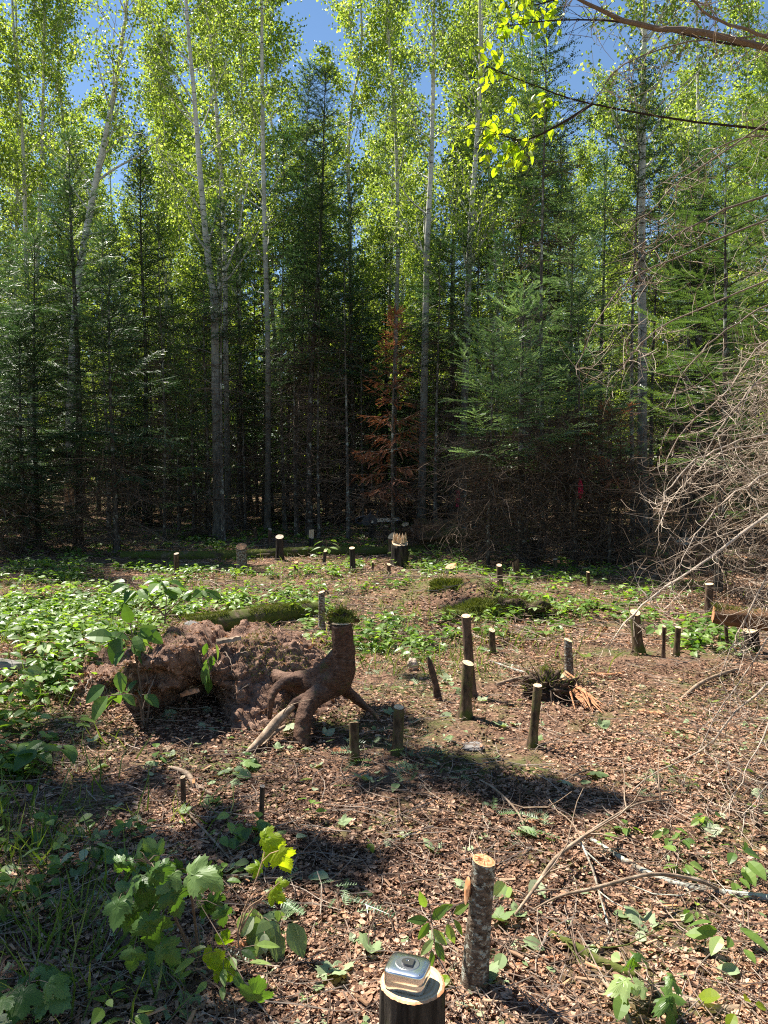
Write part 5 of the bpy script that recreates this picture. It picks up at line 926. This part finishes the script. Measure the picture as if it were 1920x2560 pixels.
plant('seedling with smooth oval leaflets in two ladders left of the foreground pole', b, [st((1095, 2400, b[1]), (1082, 2330, 1.95), (1075, 2270, 1.93), (1062, 2220, 1.92)), st((1095, 2400, b[1]), (1120, 2310, 2.0), (1140, 2270, 2.0))], OV, .05, mat='coverleaf', name='ash_seedling', seed=11,
 pxl=[(1058, 2255, 1.92, .052, 1.9, 0), (1050, 2300, 1.92, .055, 2.9, .2), (1095, 2285, 1.90, .062, .9, 0), (1062, 2325, 1.90, .052, -2.2, .1), (1097, 2340, 1.88, .052, -.8, .1), (1070, 2365, 1.88, .050, -2.4, .2), (1098, 2375, 1.88, .052, -1.0, .2), (1080, 2395, 1.87, .04, -1.5, .1), (1125, 2330, 1.98, .055, -1.2, .1), (1145, 2315, 1.98, .045, -.9, .2), (1110, 2270, 2.0, .045, .5, .1), (1148, 2275, 2.0, .055, .8, .5)])
b = G(1140, 2440); plant('low round bright leaves tucked behind the tape measure stump', b, [st((1140, 2440, b[1]), (1130, 2400, b[1]))], OVW, .06, mat='yellowleaf', n_leaf=4, seed=12, name='seedling')
def ros(label, px, py, sz, n, h, seed, mat='coverleaf', name='seedling', tmpl=None, **k):
    b = G(px, py); e = b + np.array([0.01, -.01, h]); return plant(label, b, [[b, (b + e) / 2 + [.005, 0, 0], e]], tmpl or OVW, sz, mat=mat, n_leaf=n, seed=seed, name=name, pet=sz * .7, **k)
ros('small plant with two whorls of broad green leaves at the right edge', 1830, 2215, .060, 10, .13, 21)
ros('small plant with trios of broad green leaves below the lichen branch', 1812, 2400, .062, 8, .10, 22)
ros('little pair of leaf sprays near the upper end of the lichen branch', 1668, 2105, .038, 7, .06, 23)
ros('small sprig of light leaves at the right, above the whorled plant', 1760, 2080, .045, 5, .07, 24)
ros('tiny drooping plant standing under the lichen branch', 1728, 2325, .030, 6, .08, 25, droop=.9)
ros('round toothed green leaf and shoot beside the pale log at the bottom right', 1560, 2520, .065, 4, .12, 26)
ros('upright toothed shoot with narrow lobed leaves at the bottom', 1618, 2540, .06, 6, .14, 27, tmpl=t_maple(.2))
ros('three round bright leaves at the bottom right corner', 1835, 2555, .055, 4, .06, 28, mat='yellowleaf')
ros('single upright green leaf on the bare litter left of centre', 905, 2120, .045, 2, .03, 29, mat='yellowleaf')
ros('little maple seedling with flat leaves in front of the propped wood', 590, 1925, .07, 4, .06, 30, tmpl=t_maple(.15), mat='mapleleaf')
ros('maple seedling fallen flat and pale in the left foreground', 560, 1960, .08, 5, .03, 31, tmpl=t_maple(.15), mat='fallen')
ros('pair of green seedling leaves right of the foreground pole', 1275, 2210, .07, 2, .03, 32, mat='coverleaf')
ros('wide pale leaves lying flat right of the foreground pole', 1260, 2370, .09, 3, .03, 33, mat='fallen')
ros('bunch of fresh green leaves around the dark stick stump', 615, 2105, .05, 10, .09, 34)
ros('low green tuft between the two left stick stumps', 560, 2120, .05, 8, .06, 35)
ros('big broad-leaved plant in the shade at the left edge', 130, 1930, .11, 10, .16, 36, mat='mapleleaf')
ros('dark oval-leaved plant in the left edge shade', 45, 1800, .065, 14, .28, 37)
ros('leafy plant drooping over the left part of the soil heap', 110, 1700, .07, 16, .25, 38)
ros('large pointed green leaf hanging at the left edge', 60, 2080, .10, 4, .20, 39, droop=1.2, tmpl=OV)
ros('grey-green wilted sprig in the lower left shade', 220, 2170, .05, 8, .10, 40, mat='fallen')
ros('cluster of bright green leaflets above the far log', 815, 1400, .15, 8, .30, 41, mat='coverleaf', tmpl=OV)
ros('silvery broad-leaved plant left of the thick dark stump', 1340, 1535, .13, 10, .15, 42)
ros('large-leaved pale plant beside the pair of thin poles', 1640, 1600, .09, 9, .18, 43)
ros('small maple seedling at the bottom left corner', 70, 2540, .08, 8, .12, 44, tmpl=t_maple(.2), mat='mapleleaf')
b = gxy(385, 4.0)
plant('hazel shoot with wide toothed leaves growing in front of the soil heap', b, [st((360, 1815, 4.0), (352, 1720, 4.0), (335, 1620, 4.0), (325, 1560, 4.0)), st((365, 1815, 4.02), (375, 1730, 4.02), (350, 1640, 4.05), (310, 1580, 4.05)), st((355, 1800, 4.0), (340, 1740, 3.95), (270, 1740, 3.9))], OVW, .10, n_leaf=8, droop=.7, name='hazel_shoot', seed=14, sr=.006,
 pxl=[(255, 1590, 3.95, .14, 2.9, .1), (290, 1620, 3.95, .15, -1.9, .2), (300, 1590, 4.0, .13, 2.6, .3), (360, 1580, 4.0, .12, .4, .1), (240, 1730, 3.9, .13, -2.5, .2), (250, 1765, 3.9, .15, -2.2, .1), (300, 1700, 3.9, .11, -1.2, .2), (320, 1540, 4.05, .11, 1.8, .1), (345, 1610, 4.0, .09, -.5, .2)])
b = gxy(520, 3.95); plant('sprig of hanging green leaves dangling from the soil heap', b, [st((512, 1575, 4.2), (528, 1610, 4.15), (532, 1660, 4.1)), st((515, 1600, 4.2), (520, 1650, 4.12), (530, 1700, 4.05))], OV, .10, n_leaf=5, droop=1.8, pet=.02, name='hazel_shoot', seed=15, spreadr=.5)
b = gxy(412, 6.0); plant('leafy sapling with round leaves rising behind the soil heap', b, [st((412, 1560, 6.0), (415, 1490, 6.0), (400, 1450, 6.0)), st((412, 1540, 6.0), (460, 1490, 6.0), (510, 1480, 6.0)), st((412, 1540, 6.0), (350, 1480, 6.0), (330, 1460, 6.0))], OVW, .12, n_leaf=14, name='hazel_shoot', seed=16, sr=.006)

# ------------------------------------------------------------------ labels of the copied background trees: by the landmark they stand nearest to
LM = [(0, 'left edge of the photo'), (180, 'leaning pale aspen'), (366, 'dark pointed spruce'), (545, 'forked grey aspen'), (668, 'slim bright aspen'), (775, 'tall middle spruce'), (985, 'rust red dead fir'), (1152, 'ribboned aspen'), (1306, 'black-footed fir'), (1420, 'broad blue-green fir'), (1606, 'stout white aspen'), (1920, 'right edge of the photo')]
ORD = ['first', 'second', 'third', 'fourth', 'fifth', 'sixth', 'seventh', 'eighth', 'ninth', 'tenth', 'eleventh', 'twelfth', 'thirteenth', 'fourteenth']
out_ = []
for grp, what in (('aspens deeper in the wood', 'slender aspen in the back wood'), ('conifers deeper in the wood', 'green conifer in the back wood'), ('thin half-dead spruce poles in the dark of the wood', 'twiggy half-dead spruce pole')):
    bins = {}
    for o in [o for o in sc.objects if o.parent is None and o.get('group') == grp]:
        px = float(proj(np.array(o.location))[0])
        if px < -40 or px > 1960: out_.append((grp, what, px < 0, abs(px), o)); continue
        x, nm = min(LM, key=lambda l: abs(l[0] - px)); side = 'left' if px < x else 'right'
        if nm.startswith('left edge'): side = 'right'
        if nm.startswith('right edge'): side = 'left'
        bins.setdefault((nm, side), []).append((abs(px - x), o))
    for (nm, side), l in bins.items():
        for k, (_, o) in enumerate(sorted(l, key=lambda q: q[0])): o['label'] = f"{what}, {ORD[min(k, 13)]} trunk {side} of the {nm}"

for side in (True, False):
    for what in sorted(set(q[1] for q in out_)):
        l = sorted([q for q in out_ if q[2] == side and q[1] == what], key=lambda q: q[3])
        for k, q in enumerate(l): q[4]['label'] = f"{what} outside the {'left' if side else 'right'} edge of the photo, {(ORD + ['fifteenth', 'sixteenth', 'seventeenth', 'eighteenth', 'nineteenth', 'twentieth', 'twenty-first', 'twenty-second', 'twenty-third', 'twenty-fourth'])[min(k, 23)]} trunk out"
for k, o in enumerate([o for o in sc.objects if o.parent is None and o.get('group') == 'conifers around the clearing']):
    x, y = o.location.x, o.location.y; o['label'] = ['conifer behind the camera, half left', 'conifer behind the camera, half right', 'conifer to the right of and just behind the camera', 'conifer straight left of the camera', 'conifer to the right of the clearing, level with its middle', 'conifer to the left of the clearing, level with its middle', 'conifer straight behind the camera', 'conifer right of the clearing, near its far side'][k]
